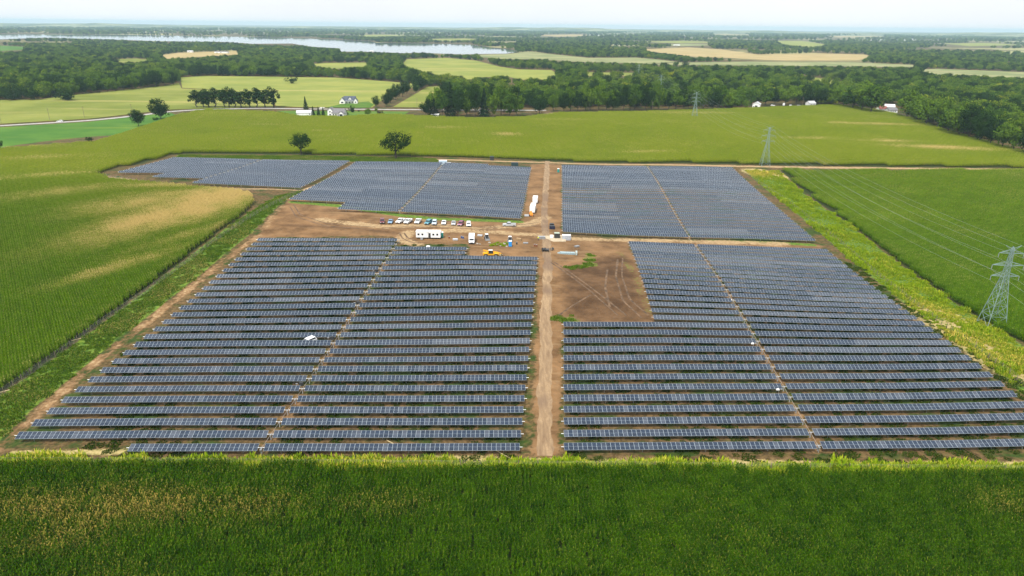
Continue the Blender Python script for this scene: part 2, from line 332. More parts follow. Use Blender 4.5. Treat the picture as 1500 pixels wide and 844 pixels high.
# ---------------------------------------------------------------- far fields, lake, marsh
def field_mat(name, ca, cb, cc, sc_=0.012, stripe=(0.03, 0.004), rot=0.3):
    m, nt, b = new_mat(name); g = node(nt, 'ShaderNodeNewGeometry').outputs['Position']
    mp_ = node(nt, 'ShaderNodeMapping'); nt.links.new(g, mp_.inputs[0]); mp_.inputs['Scale'].default_value = (stripe[1], stripe[0], 1); mp_.inputs['Rotation'].default_value = (0, 0, rot)
    f1 = noise(nt, 1.0, 4, 0.6, mp_.outputs[0], 0.4); f2 = noise(nt, sc_, 4, 0.6, g); f3 = noise(nt, 0.25, 3, 0.6, g)
    c = mixc(nt, ramp(nt, f2, 0.35, 0.65), ca, cb); c = mixc(nt, math_(nt, 'MULTIPLY', ramp(nt, f1, 0.52, 0.7), 0.7), c, cc); c = mixc(nt, math_(nt, 'MULTIPLY', ramp(nt, f3, 0.4, 0.7), 0.25), c, ca)
    nt.links.new(c, b.inputs['Base Color']); b.inputs['Roughness'].default_value = 1.0; b.inputs['Specular IOR Level'].default_value = 0.05
    bp = node(nt, 'ShaderNodeBump'); bp.inputs['Strength'].default_value = 0.5; bp.inputs['Distance'].default_value = 0.4; nt.links.new(f3, bp.inputs['Height']); nt.links.new(bp.outputs[0], b.inputs['Normal'])
    return m
FM_OLIVE = field_mat('field_olive', (0.13, 0.16, 0.03), (0.20, 0.22, 0.05), (0.30, 0.27, 0.09))
FM_PALE = field_mat('field_pale', (0.17, 0.205, 0.045), (0.24, 0.255, 0.06), (0.33, 0.29, 0.10))
FM_TAN = field_mat('field_tan', (0.30, 0.24, 0.11), (0.38, 0.29, 0.14), (0.26, 0.25, 0.09))
FM_SOY = field_mat('field_soy', (0.050, 0.130, 0.022), (0.080, 0.170, 0.026), (0.19, 0.23, 0.03), 0.02)
FM_MARSH = field_mat('field_marsh', (0.16, 0.19, 0.08), (0.27, 0.27, 0.13), (0.20, 0.17, 0.09), 0.01)
FM_LAWN = field_mat('field_lawn', (0.06, 0.13, 0.02), (0.10, 0.17, 0.03), (0.13, 0.16, 0.04), 0.03)
FIELDS = [
 ('field', FM_SOY, [(-400, 214), (0, 187), (130, 179), (250, 165.5), (258, 169), (215, 184), (130, 209), (0, 219), (-400, 243)]),
 ('field', FM_OLIVE, [(-400, 178), (0, 147), (60, 146), (115, 138), (140, 136), (180, 132), (240, 126), (262, 122), (266, 130), (330, 133), (400, 142), (402, 156.8), (250, 161), (130, 174.5), (0, 182), (-400, 208)]),
 ('field', FM_PALE, [(264, 114), (300, 111.5), (380, 112.5), (491, 114), (560, 119), (608, 123), (606, 128), (590, 133), (560, 147), (545, 158), (440, 157.3), (404, 155.8), (400, 141), (330, 132.5), (267, 129)]),
 ('field', FM_OLIVE, [(575, 157.5), (600, 143), (625, 128), (660, 125), (652, 133), (640, 145), (624, 158)]),
 ('field', FM_PALE, [(588, 97), (596, 87), (654, 85), (697, 89), (732, 98), (760, 102), (808, 103), (820, 112), (800, 117), (765, 117), (740, 112), (700, 114), (687, 117), (660, 111), (640, 110), (600, 100)]),
 ('field', FM_PALE, [(456, 94), (480, 92.5), (535, 92), (543, 96), (522, 100), (491, 101), (462, 98)]),
 ('field', FM_PALE, [(713, 128), (757, 128.5), (757, 134), (720, 132)]),
 ('marsh', FM_MARSH, [(700, 80.5), (740, 79.5), (778, 76), (808, 79.5), (861, 85), (932, 84.5), (965, 87.5), (993, 91), (955, 93.5), (892, 92), (841, 90.5), (791, 87), (740, 87), (705, 84)]),
 ('field', FM_TAN, [(938, 72.5), (1008, 69.5), (1057, 72.5), (1110, 80), (1204, 78.5), (1266, 80), (1279, 84), (1253, 89), (1214, 89), (1149, 89), (1110, 87.5), (1069, 85), (1019, 83.5), (978, 79), (955, 76)]),
 ('field', FM_PALE, [(1136, 60), (1173, 60), (1214, 66), (1188, 69), (1150, 66)]),
 ('marsh', FM_MARSH, [(1342, 103), (1371, 101), (1500, 106), (1700, 112), (1700, 124), (1500, 115.5), (1449, 112.5), (1371, 110)]),
 ('field', FM_OLIVE, [(1162, 112), (1196, 114), (1240, 121), (1236, 126), (1200, 121), (1170, 117)]),
 ('field', FM_OLIVE, [(854, 106), (930, 107), (928, 112), (862, 111.5)]),
 ('field', FM_SOY, [(-60, 68), (0, 67), (38, 69), (35, 73), (0, 75), (-60, 75)]),
 ('field', FM_TAN, [(236, 81), (262, 77.5), (345, 75), (352, 80), (270, 85), (245, 86.5)]),
 ('field', FM_MARSH, [(955, 66), (1000, 64), (1060, 66), (1000, 68)]),
 ('marsh', FM_MARSH, [(990, 92), (1100, 90.5), (1250, 91.5), (1340, 95.5), (1340, 99), (1200, 97), (1050, 96), (950, 95)]), ('field', FM_PALE, [(930, 61), (1000, 60), (1060, 62), (990, 63.5)]), ('field', FM_TAN, [(1205, 53), (1290, 52.5), (1300, 54), (1230, 55)]), ('field', FM_PALE, [(610, 57.5), (680, 56.5), (720, 58.5), (650, 59.5)]), ('field', FM_OLIVE, [(150, 88), (200, 86), (235, 90), (180, 92)]),
 ('field', FM_TAN, [(1040, 50), (1080, 49), (1100, 51.5), (1060, 52)]), ('field', FM_PALE, [(520, 52), (560, 51), (600, 52.5), (540, 54)]),
 ('field', FM_PALE, [(1380, 64), (1440, 63), (1500, 66), (1420, 68)]), ('field', FM_TAN, [(780, 52), (840, 50.5), (880, 52), (820, 54)]),
 ('field', FM_LAWN, [(404, 163), (440, 163), (560, 163.5), (600, 164), (590, 170), (500, 172), (440, 170.5)]),
 ('field', FM_LAWN, [(478, 158), (500, 153), (540, 149), (548, 154), (542, 158.5)]),
 ('field', FM_TAN, [(772, 172), (800, 166), (940, 164.2), (940, 166), (822, 168)]),
]
LAKE = [(-420, 52), (0, 50.5), (190, 51), (253, 52.5), (380, 54.5), (476, 57.5), (542, 60.5), (552, 63), (623, 64), (687, 65.5), (717, 69.5), (752, 73.5), (759, 77), (740, 79), (674, 80), (611, 77.5), (593, 78.5), (532, 76), (497, 76), (499, 71.5), (456, 69), (428, 64), (370, 64.5), (324, 61.5), (228, 60.5), (162, 58), (63, 55.5), (0, 58), (-420, 60)]
POND = [(1052, 125.5), (1092, 127), (1092, 131.5), (1059, 132)]
def flat_sheet(name, poly, mat, lift):
    bm_v = [(p[0], p[1], FLAT+lift) for p in poly]
    me = bpy.data.meshes.new(name); me.from_pydata(bm_v, [], [tuple(range(len(bm_v)))]); me.materials.append(mat); me.update()
    if me.polygons[0].normal.z < 0: me.flip_normals()
    return tag(obj(name, me), kind='structure')
FIELD_W = []
for i, (n_, m_, pl) in enumerate(FIELDS):
    wp = W(pl); FIELD_W.append(wp); flat_sheet(n_, wp, m_, 0.30+0.004*i)
wm, nt, bs = new_mat('water'); bs.inputs['Base Color'].default_value = (0.12, 0.15, 0.16, 1); bs.inputs['Roughness'].default_value = 0.05; bs.inputs['IOR'].default_value = 1.33
g = node(nt, 'ShaderNodeNewGeometry').outputs['Position']; bp = node(nt, 'ShaderNodeBump'); bp.inputs['Strength'].default_value = 0.015; bp.inputs['Distance'].default_value = 0.1
nt.links.new(noise(nt, 0.2, 3, 0.6, g), bp.inputs['Height']); nt.links.new(bp.outputs[0], bs.inputs['Normal'])
flat_sheet('lake', W(LAKE), wm, 0.6); flat_sheet('pond', W(POND), wm, 0.6)

# low hills on the skyline
hx = []; hv = []; hf = []
K = 7; NA = 220
for i in range(NA):
    az = -1.1+2.2*i/(NA-1)
    n_ = 0.5+0.28*math.sin(az*9.1+1.0)+0.2*math.sin(az*23.0)+0.12*math.sin(az*51+2)+0.06*math.sin(az*110)
    for k in range(K):
        t = k/(K-1); r = 10500+8000*t; hgt = (26+44*max(0, n_))*math.sin(math.pi*min(1, t*1.25))**0.8 if t < 0.8 else 0
        hv.append((math.sin(az)*r, math.cos(az)*r, FLAT-3+hgt+random.uniform(-3, 3)*(0 < k < K-1)))
for i in range(NA-1):
    for k in range(K-1): a_ = i*K+k; hf.append((a_, a_+1, a_+K+1, a_+K))
hm = bpy.data.meshes.new('hills'); hm.from_pydata(hv, [], hf); hm.update()
hmat, nt, bs = new_mat('wooded_hills'); g = node(nt, 'ShaderNodeNewGeometry').outputs['Position']
c = mixc(nt, ramp(nt, noise(nt, 0.0022, 5, 0.7, g), 0.45, 0.6), (0.030, 0.060, 0.018), (0.26, 0.27, 0.12)); nt.links.new(c, bs.inputs['Base Color']); bs.inputs['Roughness'].default_value = 1
hm.materials.append(hmat); tag(obj('hills', hm), kind='structure')
# ================================================================ plants
def leaf_mat(name, ca, cb, cdry=None, trans=0.25, tint=0.35, ripe=None):
    m, nt, b = new_mat(name)
    oi = node(nt, 'ShaderNodeObjectInfo').outputs['Random']; isl = node(nt, 'ShaderNodeNewGeometry').outputs['Random Per Island']
    f = math_(nt, 'ADD', math_(nt, 'MULTIPLY', oi, tint), math_(nt, 'MULTIPLY', isl, 1-tint))
    c = mixc(nt, f, ca, cb)
    if ripe: c = mixc(nt, math_(nt, 'MULTIPLY', A(nt, 'ripe', True), math_(nt, 'MULTIPLY_ADD', isl, .6, .55), None, True), c, ripe)
    if cdry:
        d = math_(nt, 'ADD', A(nt, 'dry', True), math_(nt, 'MULTIPLY', math_(nt, 'SUBTRACT', isl, 0.5), 0.85))
        c = mixc(nt, ramp(nt, d, 0.25, 0.95), c, cdry)
    nt.links.new(c, b.inputs['Base Color']); b.inputs['Roughness'].default_value = 0.7; b.inputs['Specular IOR Level'].default_value = 0.0
    if trans:
        tr = node(nt, 'ShaderNodeBsdfTranslucent'); nt.links.new(c, tr.inputs['Color']); mx = node(nt, 'ShaderNodeMixShader'); mx.inputs[0].default_value = trans
        nt.links.new(b.outputs[0], mx.inputs[1]); nt.links.new(tr.outputs[0], mx.inputs[2]); nt.links.new(mx.outputs[0], nt.nodes['Material Output'].inputs['Surface'])
    return m
M_CORN = leaf_mat('corn_leaf', (0.046, 0.135, 0.003), (0.145, 0.285, 0.006), (0.64, 0.50, 0.19), 0.30, 0.35, (0.27, 0.335, 0.016))
M_CORN_SHADED = leaf_mat('corn_leaf_shaded', (0.004, 0.034, 0.0005), (0.072, 0.165, 0.003), (0.42, 0.31, 0.07), 0.18)  # darker leaf copy: shade among the foreground plants put into the colour
M_TASSEL_GREEN = leaf_mat('corn_tassel_green', (0.06, 0.10, 0.01), (0.20, 0.21, 0.03), (0.45, 0.34, 0.12))
M_TASSEL = leaf_mat('corn_tassel', (0.20, 0.19, 0.05), (0.34, 0.28, 0.09), (0.45, 0.34, 0.14))
M_WEED = leaf_mat('weed_blade', (0.11, 0.22, 0.006), (0.31, 0.39, 0.012), (0.60, 0.47, 0.09))
M_VERGE = leaf_mat('verge_blade', (0.040, 0.105, 0.006), (0.125, 0.205, 0.014), (0.40, 0.32, 0.10), 0.2)
M_GRASS_SHADED = leaf_mat('grass_blade_shaded', (0.018, 0.042, 0.004), (0.060, 0.100, 0.010), (0.22, 0.18, 0.06), 0.2)  # panel shade in the gaps between rows put into the blade colour
M_LEAF = leaf_mat('tree_leaf', (0.020, 0.058, 0.006), (0.115, 0.195, 0.014), (0.30, 0.33, 0.02), 0.15, 0.65)
M_LEAF_DARK = leaf_mat('tree_leaf_dark', (0.006, 0.020, 0.005), (0.026, 0.058, 0.009), (0.08, 0.13, 0.02), 0.10, 0.5)
M_CONIFER = leaf_mat('conifer_needles', (0.008, 0.022, 0.008), (0.022, 0.045, 0.014), None, 0.1, 0.4)
M_PURPLE = leaf_mat('purple_leaf', (0.022, 0.010, 0.016), (0.045, 0.022, 0.030), None, 0.1, 0.4)
M_BARK = M('bark', (0.085, 0.065, 0.05), 0.95, 0, 0.25, 2.0)

def corn_clump(name, nx_, ny_, dx, dy, leaves, seed, big=1.0, lm=None):
    r = random.Random(seed); mb = MB()
    for i in range(nx_):
        for j in range(ny_):
            x = (i-(nx_-1)/2)*dx+r.uniform(-.16, .16)*dx; y = (j-(ny_-1)/2)*dy+r.uniform(-.10, .10); h = r.uniform(1.95, 2.45)
            for k in range(leaves):
                a = r.uniform(0, 6.283); z0 = h*(0.28+0.68*k/(leaves-1)); L = r.uniform(.36, .66)*big*(1-0.35*(k/(leaves-1))**3); wd = r.uniform(.07, .12)*big*1.25
                ca, sa = math.cos(a), math.sin(a); up = r.uniform(.25, .65)
                p = [(0, 0), (L*.45, up*.9), (L*.85, up*.75), (L*1.1, up*.15)]; ww = [wd*.6, wd, wd*.7, 0.01]
                vs = []
                for (d, zz), w_ in zip(p, ww): vs += [(x+ca*d-sa*w_*.5, y+sa*d+ca*w_*.5, z0+zz), (x+ca*d+sa*w_*.5, y+sa*d-ca*w_*.5, z0+zz)]
                mb.add(vs, [(0, 1, 3, 2), (2, 3, 5, 4), (4, 5, 7, 6)], 0)
            for k in range(3):
                a = r.uniform(0, 6.283); e = r.uniform(.03, .13); mb.add([(x-.02*big, y, h-.05), (x+.03*big, y+.02, h-.05), (x+e*math.cos(a), y+e*math.sin(a), h+r.uniform(.22, .36))], [(0, 1, 2)], 1)
            mb.tube((x, y, 0), (x, y, h), .022, 3, 0, .012, False)
    return bpy.data.objects.new(name, mb.mesh(name, [lm or M_CORN, M_TASSEL_GREEN if lm else M_TASSEL]))
def weed_clump(name, n, size, h0, h1, seed, mat=None):
    r = random.Random(seed); mb = MB()
    for i in range(n):
        x, y = r.uniform(-size, size), r.uniform(-size, size); h = r.uniform(h0, h1); a = r.uniform(0, 6.283); b = r.uniform(.1, .5)*h; w_ = r.uniform(.05, .11)
        ca, sa = math.cos(a), math.sin(a)
        mb.add([(x-sa*w_, y+ca*w_, 0), (x+sa*w_, y-ca*w_, 0), (x+ca*b*.4+sa*w_, y+sa*b*.4-ca*w_, h*.65), (x+ca*b*.4-sa*w_, y+sa*b*.4+ca*w_, h*.65), (x+ca*b, y+sa*b, h)], [(0, 1, 2, 3), (3, 2, 4)], 0)
    return bpy.data.objects.new(name, mb.mesh(name, mat or M_WEED))

def scatter(name, pts, rz, scale, dry, idx, templates, label=None, cat=None, ripe=None):
    """one mass of plants: points carry the plants through geometry nodes"""
    me = bpy.data.meshes.new(name); me.vertices.add(len(pts)); me.vertices.foreach_set('co', np.asarray(pts, np.float32).ravel())
    attr(me, 'rz', rz); attr(me, 'sc', scale); attr(me, 'dry', dry); attr(me, 'ripe', np.zeros(len(pts)) if ripe is None else ripe)
    a = me.attributes.new('pick', 'INT', 'POINT'); a.data.foreach_set('value', np.asarray(idx, np.int32)); me.update()
    o = obj(name, me); tag(o, label, cat, None, 'stuff')
    ng = bpy.data.node_groups.new(name, 'GeometryNodeTree')
    ng.interface.new_socket('Geometry', in_out='INPUT', socket_type='NodeSocketGeometry'); ng.interface.new_socket('Geometry', in_out='OUTPUT', socket_type='NodeSocketGeometry')
    gi = ng.nodes.new('NodeGroupInput'); go = ng.nodes.new('NodeGroupOutput'); iop = ng.nodes.new('GeometryNodeInstanceOnPoints'); jn = ng.nodes.new('GeometryNodeJoinGeometry')
    for t in reversed(templates):
        n_ = ng.nodes.new('GeometryNodeObjectInfo'); n_.inputs['Object'].default_value = t; n_.inputs['As Instance'].default_value = True; ng.links.new(n_.outputs['Geometry'], jn.inputs[0])
    def na(nm, ty):
        n_ = ng.nodes.new('GeometryNodeInputNamedAttribute'); n_.data_type = ty; n_.inputs['Name'].default_value = nm; return n_.outputs[0]
    cx = ng.nodes.new('ShaderNodeCombineXYZ'); ng.links.new(na('rz', 'FLOAT'), cx.inputs[2]); er = ng.nodes.new('FunctionNodeEulerToRotation'); ng.links.new(cx.outputs[0], er.inputs[0])
    ng.links.new(gi.outputs[0], iop.inputs['Points']); ng.links.new(jn.outputs[0], iop.inputs['Instance']); iop.inputs['Pick Instance'].default_value = True
    ng.links.new(na('pick', 'INT'), iop.inputs['Instance Index']); ng.links.new(er.outputs[0], iop.inputs['Rotation']); ng.links.new(na('sc', 'FLOAT'), iop.inputs['Scale'])
    ng.links.new(iop.outputs[0], go.inputs[0])
    md = o.modifiers.new('plants', 'NODES'); md.node_group = ng
    return o
def grid_in(poly, step, rot=0.0, shrink=0.3, jit=0.0, bbox=None):
    lo, hi = poly.min(0), poly.max(0)
    if bbox is not None: lo = np.maximum(lo, bbox[0]); hi = np.minimum(hi, bbox[1])
    c_, s_ = math.cos(rot), math.sin(rot); ctr = (lo+hi)/2; R_ = np.linalg.norm(hi-lo)/2+step
    u = np.arange(-R_, R_, step); g = np.stack(np.meshgrid(u, u), -1).reshape(-1, 2); g = g+rng.uniform(-jit, jit, g.shape)
    p = ctr+np.column_stack([g[:, 0]*c_-g[:, 1]*s_, g[:, 0]*s_+g[:, 1]*c_])
    k = (p[:, 0] > lo[0]) & (p[:, 0] < hi[0]) & (p[:, 1] > lo[1]) & (p[:, 1] < hi[1]); p = p[k]
    return p[sdist(p, poly) < -shrink]
def vnoise(p, scale, seed=0):
    """smooth value noise in the world plane"""
    r = np.random.default_rng(seed); tab = r.random((64, 64)); q_ = p*scale+1000; i = np.floor(q_).astype(int); f = q_-i; f = f*f*(3-2*f)
    g = lambda a, b: tab[(i[:, 0]+a) % 64, (i[:, 1]+b) % 64]
    return (g(0, 0)*(1-f[:, 0])+g(1, 0)*f[:, 0])*(1-f[:, 1])+(g(0, 1)*(1-f[:, 0])+g(1, 1)*f[:, 0])*f[:, 1]
def blobs(p, lst):
    """worn or dried patches: (px,py, rx,ry metres, strength)"""
    d = np.zeros(len(p))
    for (a, b, rx, ry, rot, s) in lst:
        c = at(a, b)[:2]; v = p-c; co, si = math.cos(rot), math.sin(rot); e = ((v[:, 0]*co+v[:, 1]*si)/rx)**2+((-v[:, 0]*si+v[:, 1]*co)/ry)**2
        d = np.maximum(d, s*np.exp(-e))
    return d
FRONTC = [corn_clump('corn_plant', 3, 8, .74, .28, 8, s, 1.0, M_CORN_SHADED) for s in (1, 2, 3, 4)]
NEARC = [corn_clump('corn_plant', 3, 8, .74, .28, 8, s, 1.0) for s in (1, 2, 3, 4)]
FARC = [corn_clump('corn_plant', 8, 10, .76, .62, 5, s, 1.75) for s in (5, 6, 7)]
def corn_field(name, poly, near_, rot, dry_blobs, dry_base, label, bbox=None, edge_boost=0.0, seed=0, loose=False, ripen=0.95):
    step = 2.2 if near_ else 6.08
    p = grid_in(poly, step, rot, 0.6 if near_ else 2.2, (.32 if loose else .06) if near_ else 0.12, bbox)
    ripe = np.clip((.15+.85*sstep(90, 330, p[:, 1]))*ripen*(.75+.5*vnoise(p, 1/40., 9)), 0, 1)*(0 if loose else 1); dry = dry_base+0.28*(vnoise(p, 1/22, seed)-0.5)+0.22*(vnoise(p, 1/7, seed+1)-0.5)
    bl = blobs(p, dry_blobs)*(0.65+0.7*vnoise(p, 1/6., seed+2)); dry = np.maximum(dry, bl); ripe = np.clip(np.maximum(ripe, bl*(0 if loose else 1.3)), 0, 1)
    if edge_boost: dry = np.maximum(dry, edge_boost*sstep(7, 0, -sdist(p, poly))*vnoise(p, 1/5, 3))
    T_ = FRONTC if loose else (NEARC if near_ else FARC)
    scatter(name, np.column_stack([p, H(p[:, 0], p[:, 1])]), (rot+np.pi*rng.integers(0, 2, len(p)) if not loose else np.pi/2*rng.integers(0, 4, len(p))), rng.uniform(.97, 1.05, len(p)), dry, rng.integers(0, len(T_), len(p)), T_, label, 'corn', ripe)
corn_field('corn_field', FRONT_CORN, True, 0.0, [(160, 755, 28, 7, 0, .5), (320, 750, 18, 5, 0, .45), (1480, 745, 9, 5, 0, .3), (560, 748, 10, 4, 0, .35), (80, 800, 14, 4, 0, .35)], 0.0, 'dense green tasselled corn, darkened for shade, filling the foreground below the panels', np.array([(-150, -60), (150, 10)]), 0.0, 1, True)
split = 190
_near_left = np.array([(-330, -200), (-60, 235)])
corn_field('corn_field', BACK_CORN, True, 0.62, [(322, 294, 36, 20, .9, 1.3), (262, 318, 44, 16, .9, 1.15), (225, 298, 36, 16, .6, .8), (180, 395, 24, 5.5, .85, .65), (100, 285, 40, 12, .4, .55), (240, 277, 40, 8, .2, .7), (310, 340, 40, 5, .9, .55)], 0.02, 'bright green corn with straw coloured patches left of the dirt track', _near_left, 0.35, 11)
_bc = [(740, 200, 16, 9, 0, .75), (650, 190, 22, 8, 0, .6), (945, 226, 26, 6, 0, .6), (1290, 185, 40, 9, -.1, .85), (1230, 183, 14, 8, 0, .8), (1380, 220, 46, 10, -.2, .9), (1190, 206, 26, 8, 0, .6), (1010, 168, 60, 12, 0, .55), (1300, 210, 28, 9, 0, .7), (60, 262, 40, 8, .2, .55), (700, 233, 18, 6, 0, .5), (470, 195, 16, 6, 0, .4), (400, 186, 25, 8, 0, .4), (310, 168, 50, 10, 0, .3), (60, 235, 50, 10, .1, .45), (20, 218, 40, 8, 0, .6), (830, 178, 40, 9, 0, .4)]
def far_part(lo, hi, name, label, seed):
    corn_field(name, BACK_CORN, False, 0.0825, _bc, 0.06, label, np.array([lo, hi]), 0.0, seed)
far_part((-800, 235), (-60.01, 900), 'corn_field', 'olive green corn spreading behind the back left panels', 21)
far_part((-60, 235), (900, 900), 'corn_field', 'olive green corn between the back panels and the central woods', 22)
far_part((-800, -200), (-330.01, 234.9), 'corn_field', 'corn stretching away at the far left edge', 23)
corn_field('corn_field', RIGHT_CORN, True, 0.0825, [(1300, 262, 30, 2.5, .05, .3)], 0.05, 'green corn on the right behind the steel lattice tower', np.array([(100, 20), (330, 200)]), 0.0, 31, False, 0.35)
corn_field('corn_field', RIGHT_CORN, False, 0.0825, [(1300, 262, 40, 3, .05, .3)], 0.05, 'green corn on the right beyond the weedy strip', np.array([(100, 200.01), (700, 345)]), 0.0, 32, False, 0.35)

WEED = [weed_clump('weed_tuft', 170, 1.15, .45, 1.15, s) for s in (1, 2, 3)]
LOW = [weed_clump('grass_tuft', 190, 1.1, .12, .38, s, M_VERGE) for s in (4, 5, 6)]
p = grid_in(STRIP_R, 1.7, 0.3, 0.8, 0.5, np.array([(90, -40), (300, 345)]))
dry = 0.04+0.45*(vnoise(p, 1/9, 5)-.35)+blobs(p, [(1105, 255, 16, 9, 0, .7), (1420, 500, 30, 9, -.7, .5), (1360, 455, 20, 8, -.7, .4), (1480, 530, 16, 10, 0, .55)])
scatter('tall_weeds', np.column_stack([p, H(p[:, 0], p[:, 1])]), rng.uniform(0, 6.28, len(p)), rng.uniform(.45, 1.25, len(p))*(0.25+1.5*vnoise(p, 1/5, 8)**1.5), dry, rng.integers(0, 3, len(p)), WEED, 'yellow green tall weeds between the right fence and the corn', 'weeds')
SHADEG = [weed_clump('grass_tuft', 190, 1.1, .12, .38, s, M_GRASS_SHADED) for s in (7, 8, 9)]
p = np.vstack([grid_in(VERGE_L, 2.0, 0.3, 0.5, 0.7, np.array([(-190, -40), (-60, 240)])), grid_in(STRIP_BACK, 1.8, 0, .2, .6)])
scatter('verge_grass', np.column_stack([p, H(p[:, 0], p[:, 1])]), rng.uniform(0, 6.28, len(p)), rng.uniform(.7, 1.6, len(p)), 0.15+0.5*(vnoise(p, 1/8, 15)-.3), rng.integers(0, 3, len(p)), LOW, 'green verge grass along the left dirt track and back hedge', 'grass')
# bright weedy fringe along the near corn edge
fe = W([(-260, 680), (0, 681), (400, 683), (800, 686), (1200, 690), (1500, 692), (1700, 694)]); s_ = np.linspace(0, 1, 900)
fx = np.interp(s_, np.linspace(0, 1, len(fe)), fe[:, 0])+rng.uniform(-.6, .6, 900); fy = np.interp(fx, fe[:, 0], fe[:, 1])+rng.normal(0, .5, 900)
scatter('tall_weeds', np.column_stack([fx, fy, H(fx, fy)]), rng.uniform(0, 6.28, 900), rng.uniform(.7, 1.7, 900)*(.5+.8*vnoise(np.column_stack([fx, fy]), 1/4, 2)), .12+.3*vnoise(np.column_stack([fx, fy]), 1/9, 4), rng.integers(0, 3, 900), WEED, 'bright weeds fringing the front corn along the fence', 'weeds')
# rough grass between the rows
p = grid_in(np.array([(-112, -6), (132, -6), (158, 310), (-100, 170), (-108, 110)]), 3.0, 0.2, .2, 1.4)
keep = (sdist(p, YARD) > 1.0) & (ldist(p, ROAD_LINE) > 6) & (vnoise(p, 1/14, 44) > .38) & (p[:, 1] < 140) & (ldist(p, TRACK_LEFT) > 5)
for d in drv: keep &= ldist(p, d) > 3.0
p = p[keep]
scatter('rough_grass', np.column_stack([p, H(p[:, 0], p[:, 1])]), rng.uniform(0, 6.28, len(p)), rng.uniform(.6, 1.3, len(p)), .05+.3*(vnoise(p, 1/8, 6)-.3), rng.integers(0, 3, len(p)), SHADEG, 'rough grass, darkened for shade, between the rows of panels', 'grass')

# ---------------------------------------------------------------- trees
def crown(seed, rx, rz, nclump, nleaf, size, z0, shape='round'):
    r = random.Random(seed); mb = MB()
    cl = []
    while len(cl) < nclump:
        u = r.uniform(-1, 1); a = r.uniform(0, 6.283); rad = r.uniform(.55, .95) if r.random() < .8 else r.uniform(0, .5)
        s_ = math.sqrt(1-u*u); k = 1.0 if u > -0.3 else 0.8
        cl.append((rx*rad*s_*math.cos(a)*k*r.uniform(.85, 1.12), rx*rad*s_*math.sin(a)*k*r.uniform(.85, 1.12), z0+rz+rz*rad*u*(1.0 if u > 0 else .85)))
    for (cx, cy_, cz) in cl:
        cr_ = rx*r.uniform(.22, .40)
        for i in range(nleaf):
            v = Vector((r.gauss(0, 1), r.gauss(0, 1), r.gauss(0, .8))).normalized(); d = cr_*r.uniform(.6, 1.05); c = Vector((cx, cy_, cz))+v*d
            n_ = (v+Vector((0, 0, .6))+Vector((r.uniform(-.7, .7), r.uniform(-.7, .7), r.uniform(-.5, .5)))).normalized(); x = n_.orthogonal().normalized(); y = n_.cross(x)
            an = r.uniform(0, 6.28); x, y = x*math.cos(an)+y*math.sin(an), y*math.cos(an)-x*math.sin(an); s2 = size*r.uniform(.6, 1.3)
            mb.add([c-x*s2*.5, c+y*s2*.32, c+x*s2*.5, c-y*s2*.32], [(0, 1, 2, 3)], 0)
    return mb
def trunk_mb(h, r0, seed, spread, top):
    r = random.Random(seed); mb = MB(); p = Vector((0, 0, -.3)); rr = r0
    for k in range(3):
        q_ = Vector((r.uniform(-.2, .2), r.uniform(-.2, .2), h*(k+1)/3)); mb.tube(p, q_, rr, 7, 0, rr*.85); p = q_; rr *= .85
    for k in range(6):
        a = k*1.047+r.uniform(-.4, .4); e = Vector((math.cos(a)*spread*r.uniform(.5, .9), math.sin(a)*spread*r.uniform(.5, .9), r.uniform(h*1.2, top*.82))); m_ = p.lerp(e, .5)+Vector((0, 0, -.4))
        mb.tube(p-Vector((0, 0, .3)), m_, rr*.6, 5, 0, rr*.4); mb.tube(m_, e, rr*.4, 5, 0, rr*.12)
    mb.tube(p, (0, 0, top*.8), rr*.8, 5, 0, rr*.2)
    return mb
# crowns are modelled at 10 m tall and scaled
KINDS = {}
def make_kind(key, rx, rz, z0, nclump, nleaf, size, mat, seeds, trunk=(2.2, .28)):
    KINDS[key] = []
    for s in seeds:
        cm = crown(s, rx, rz, nclump, nleaf, size, z0).mesh('crown', mat); tm = trunk_mb(trunk[0], trunk[1], s, rx*.8, z0+2*rz).mesh('trunk', M_BARK)
        KINDS[key].append((cm, tm))
make_kind('broad', 4.6, 4.2, 1.5, 34, 60, .74, M_LEAF, (1, 2, 3, 4, 5))
make_kind('oak', 5.2, 4.2, 1.6, 46, 74, .58, M_LEAF_DARK, (11, 12, 13))
make_kind('lone', 5.0, 3.7, 2.4, 30, 84, .52, M_LEAF_DARK, (61, 66), (3.0, .42))
make_kind('tall', 2.8, 4.5, 1.0, 26, 60, .58, M_LEAF_DARK, (21, 22, 23))
make_kind('bush', 5.5, 4.9, .1, 30, 45, .75, M_LEAF_DARK, (31, 32), (1.0, .2))
make_kind('purple', 5.0, 4.4, .6, 30, 40, .7, M_PURPLE, (41,), (1.2, .2))
def conifer_mesh(seed):
    r = random.Random(seed); mb = MB()
    for k in range(900):
        t = r.random()**.7; z = 10-9.3*t; rad = (.12+3.0*t)*r.uniform(.72, 1.05)*(0.8+.2*math.sin(z*5)); a = r.uniform(0, 6.283); c = Vector((rad*math.cos(a), rad*math.sin(a), z-.25*rad))
        d = Vector((math.cos(a), math.sin(a), -.5)).normalized(); sd = Vector((-math.sin(a), math.cos(a), r.uniform(-.3, .3))); L = .75; mb.add([c-d*L*.7, c+sd*.28, c+d*L*.4, c-sd*.28], [(0, 1, 2, 3)], 0)
    return mb.mesh('crown', M_CONIFER)
def conifer_trunk():
    return MB().tube((0, 0, -.3), (0, 0, 9.3), .24, 6, 0, .03).mesh('trunk', M_BARK)
KINDS['conifer'] = [(conifer_mesh(s), conifer_trunk()) for s in (51, 52)]
NAMES = {'broad': 'broadleaf_tree', 'oak': 'oak_tree', 'lone': 'oak_tree', 'tall': 'broadleaf_tree', 'bush': 'bush', 'purple': 'ornamental_tree', 'conifer': 'conifer_tree'}
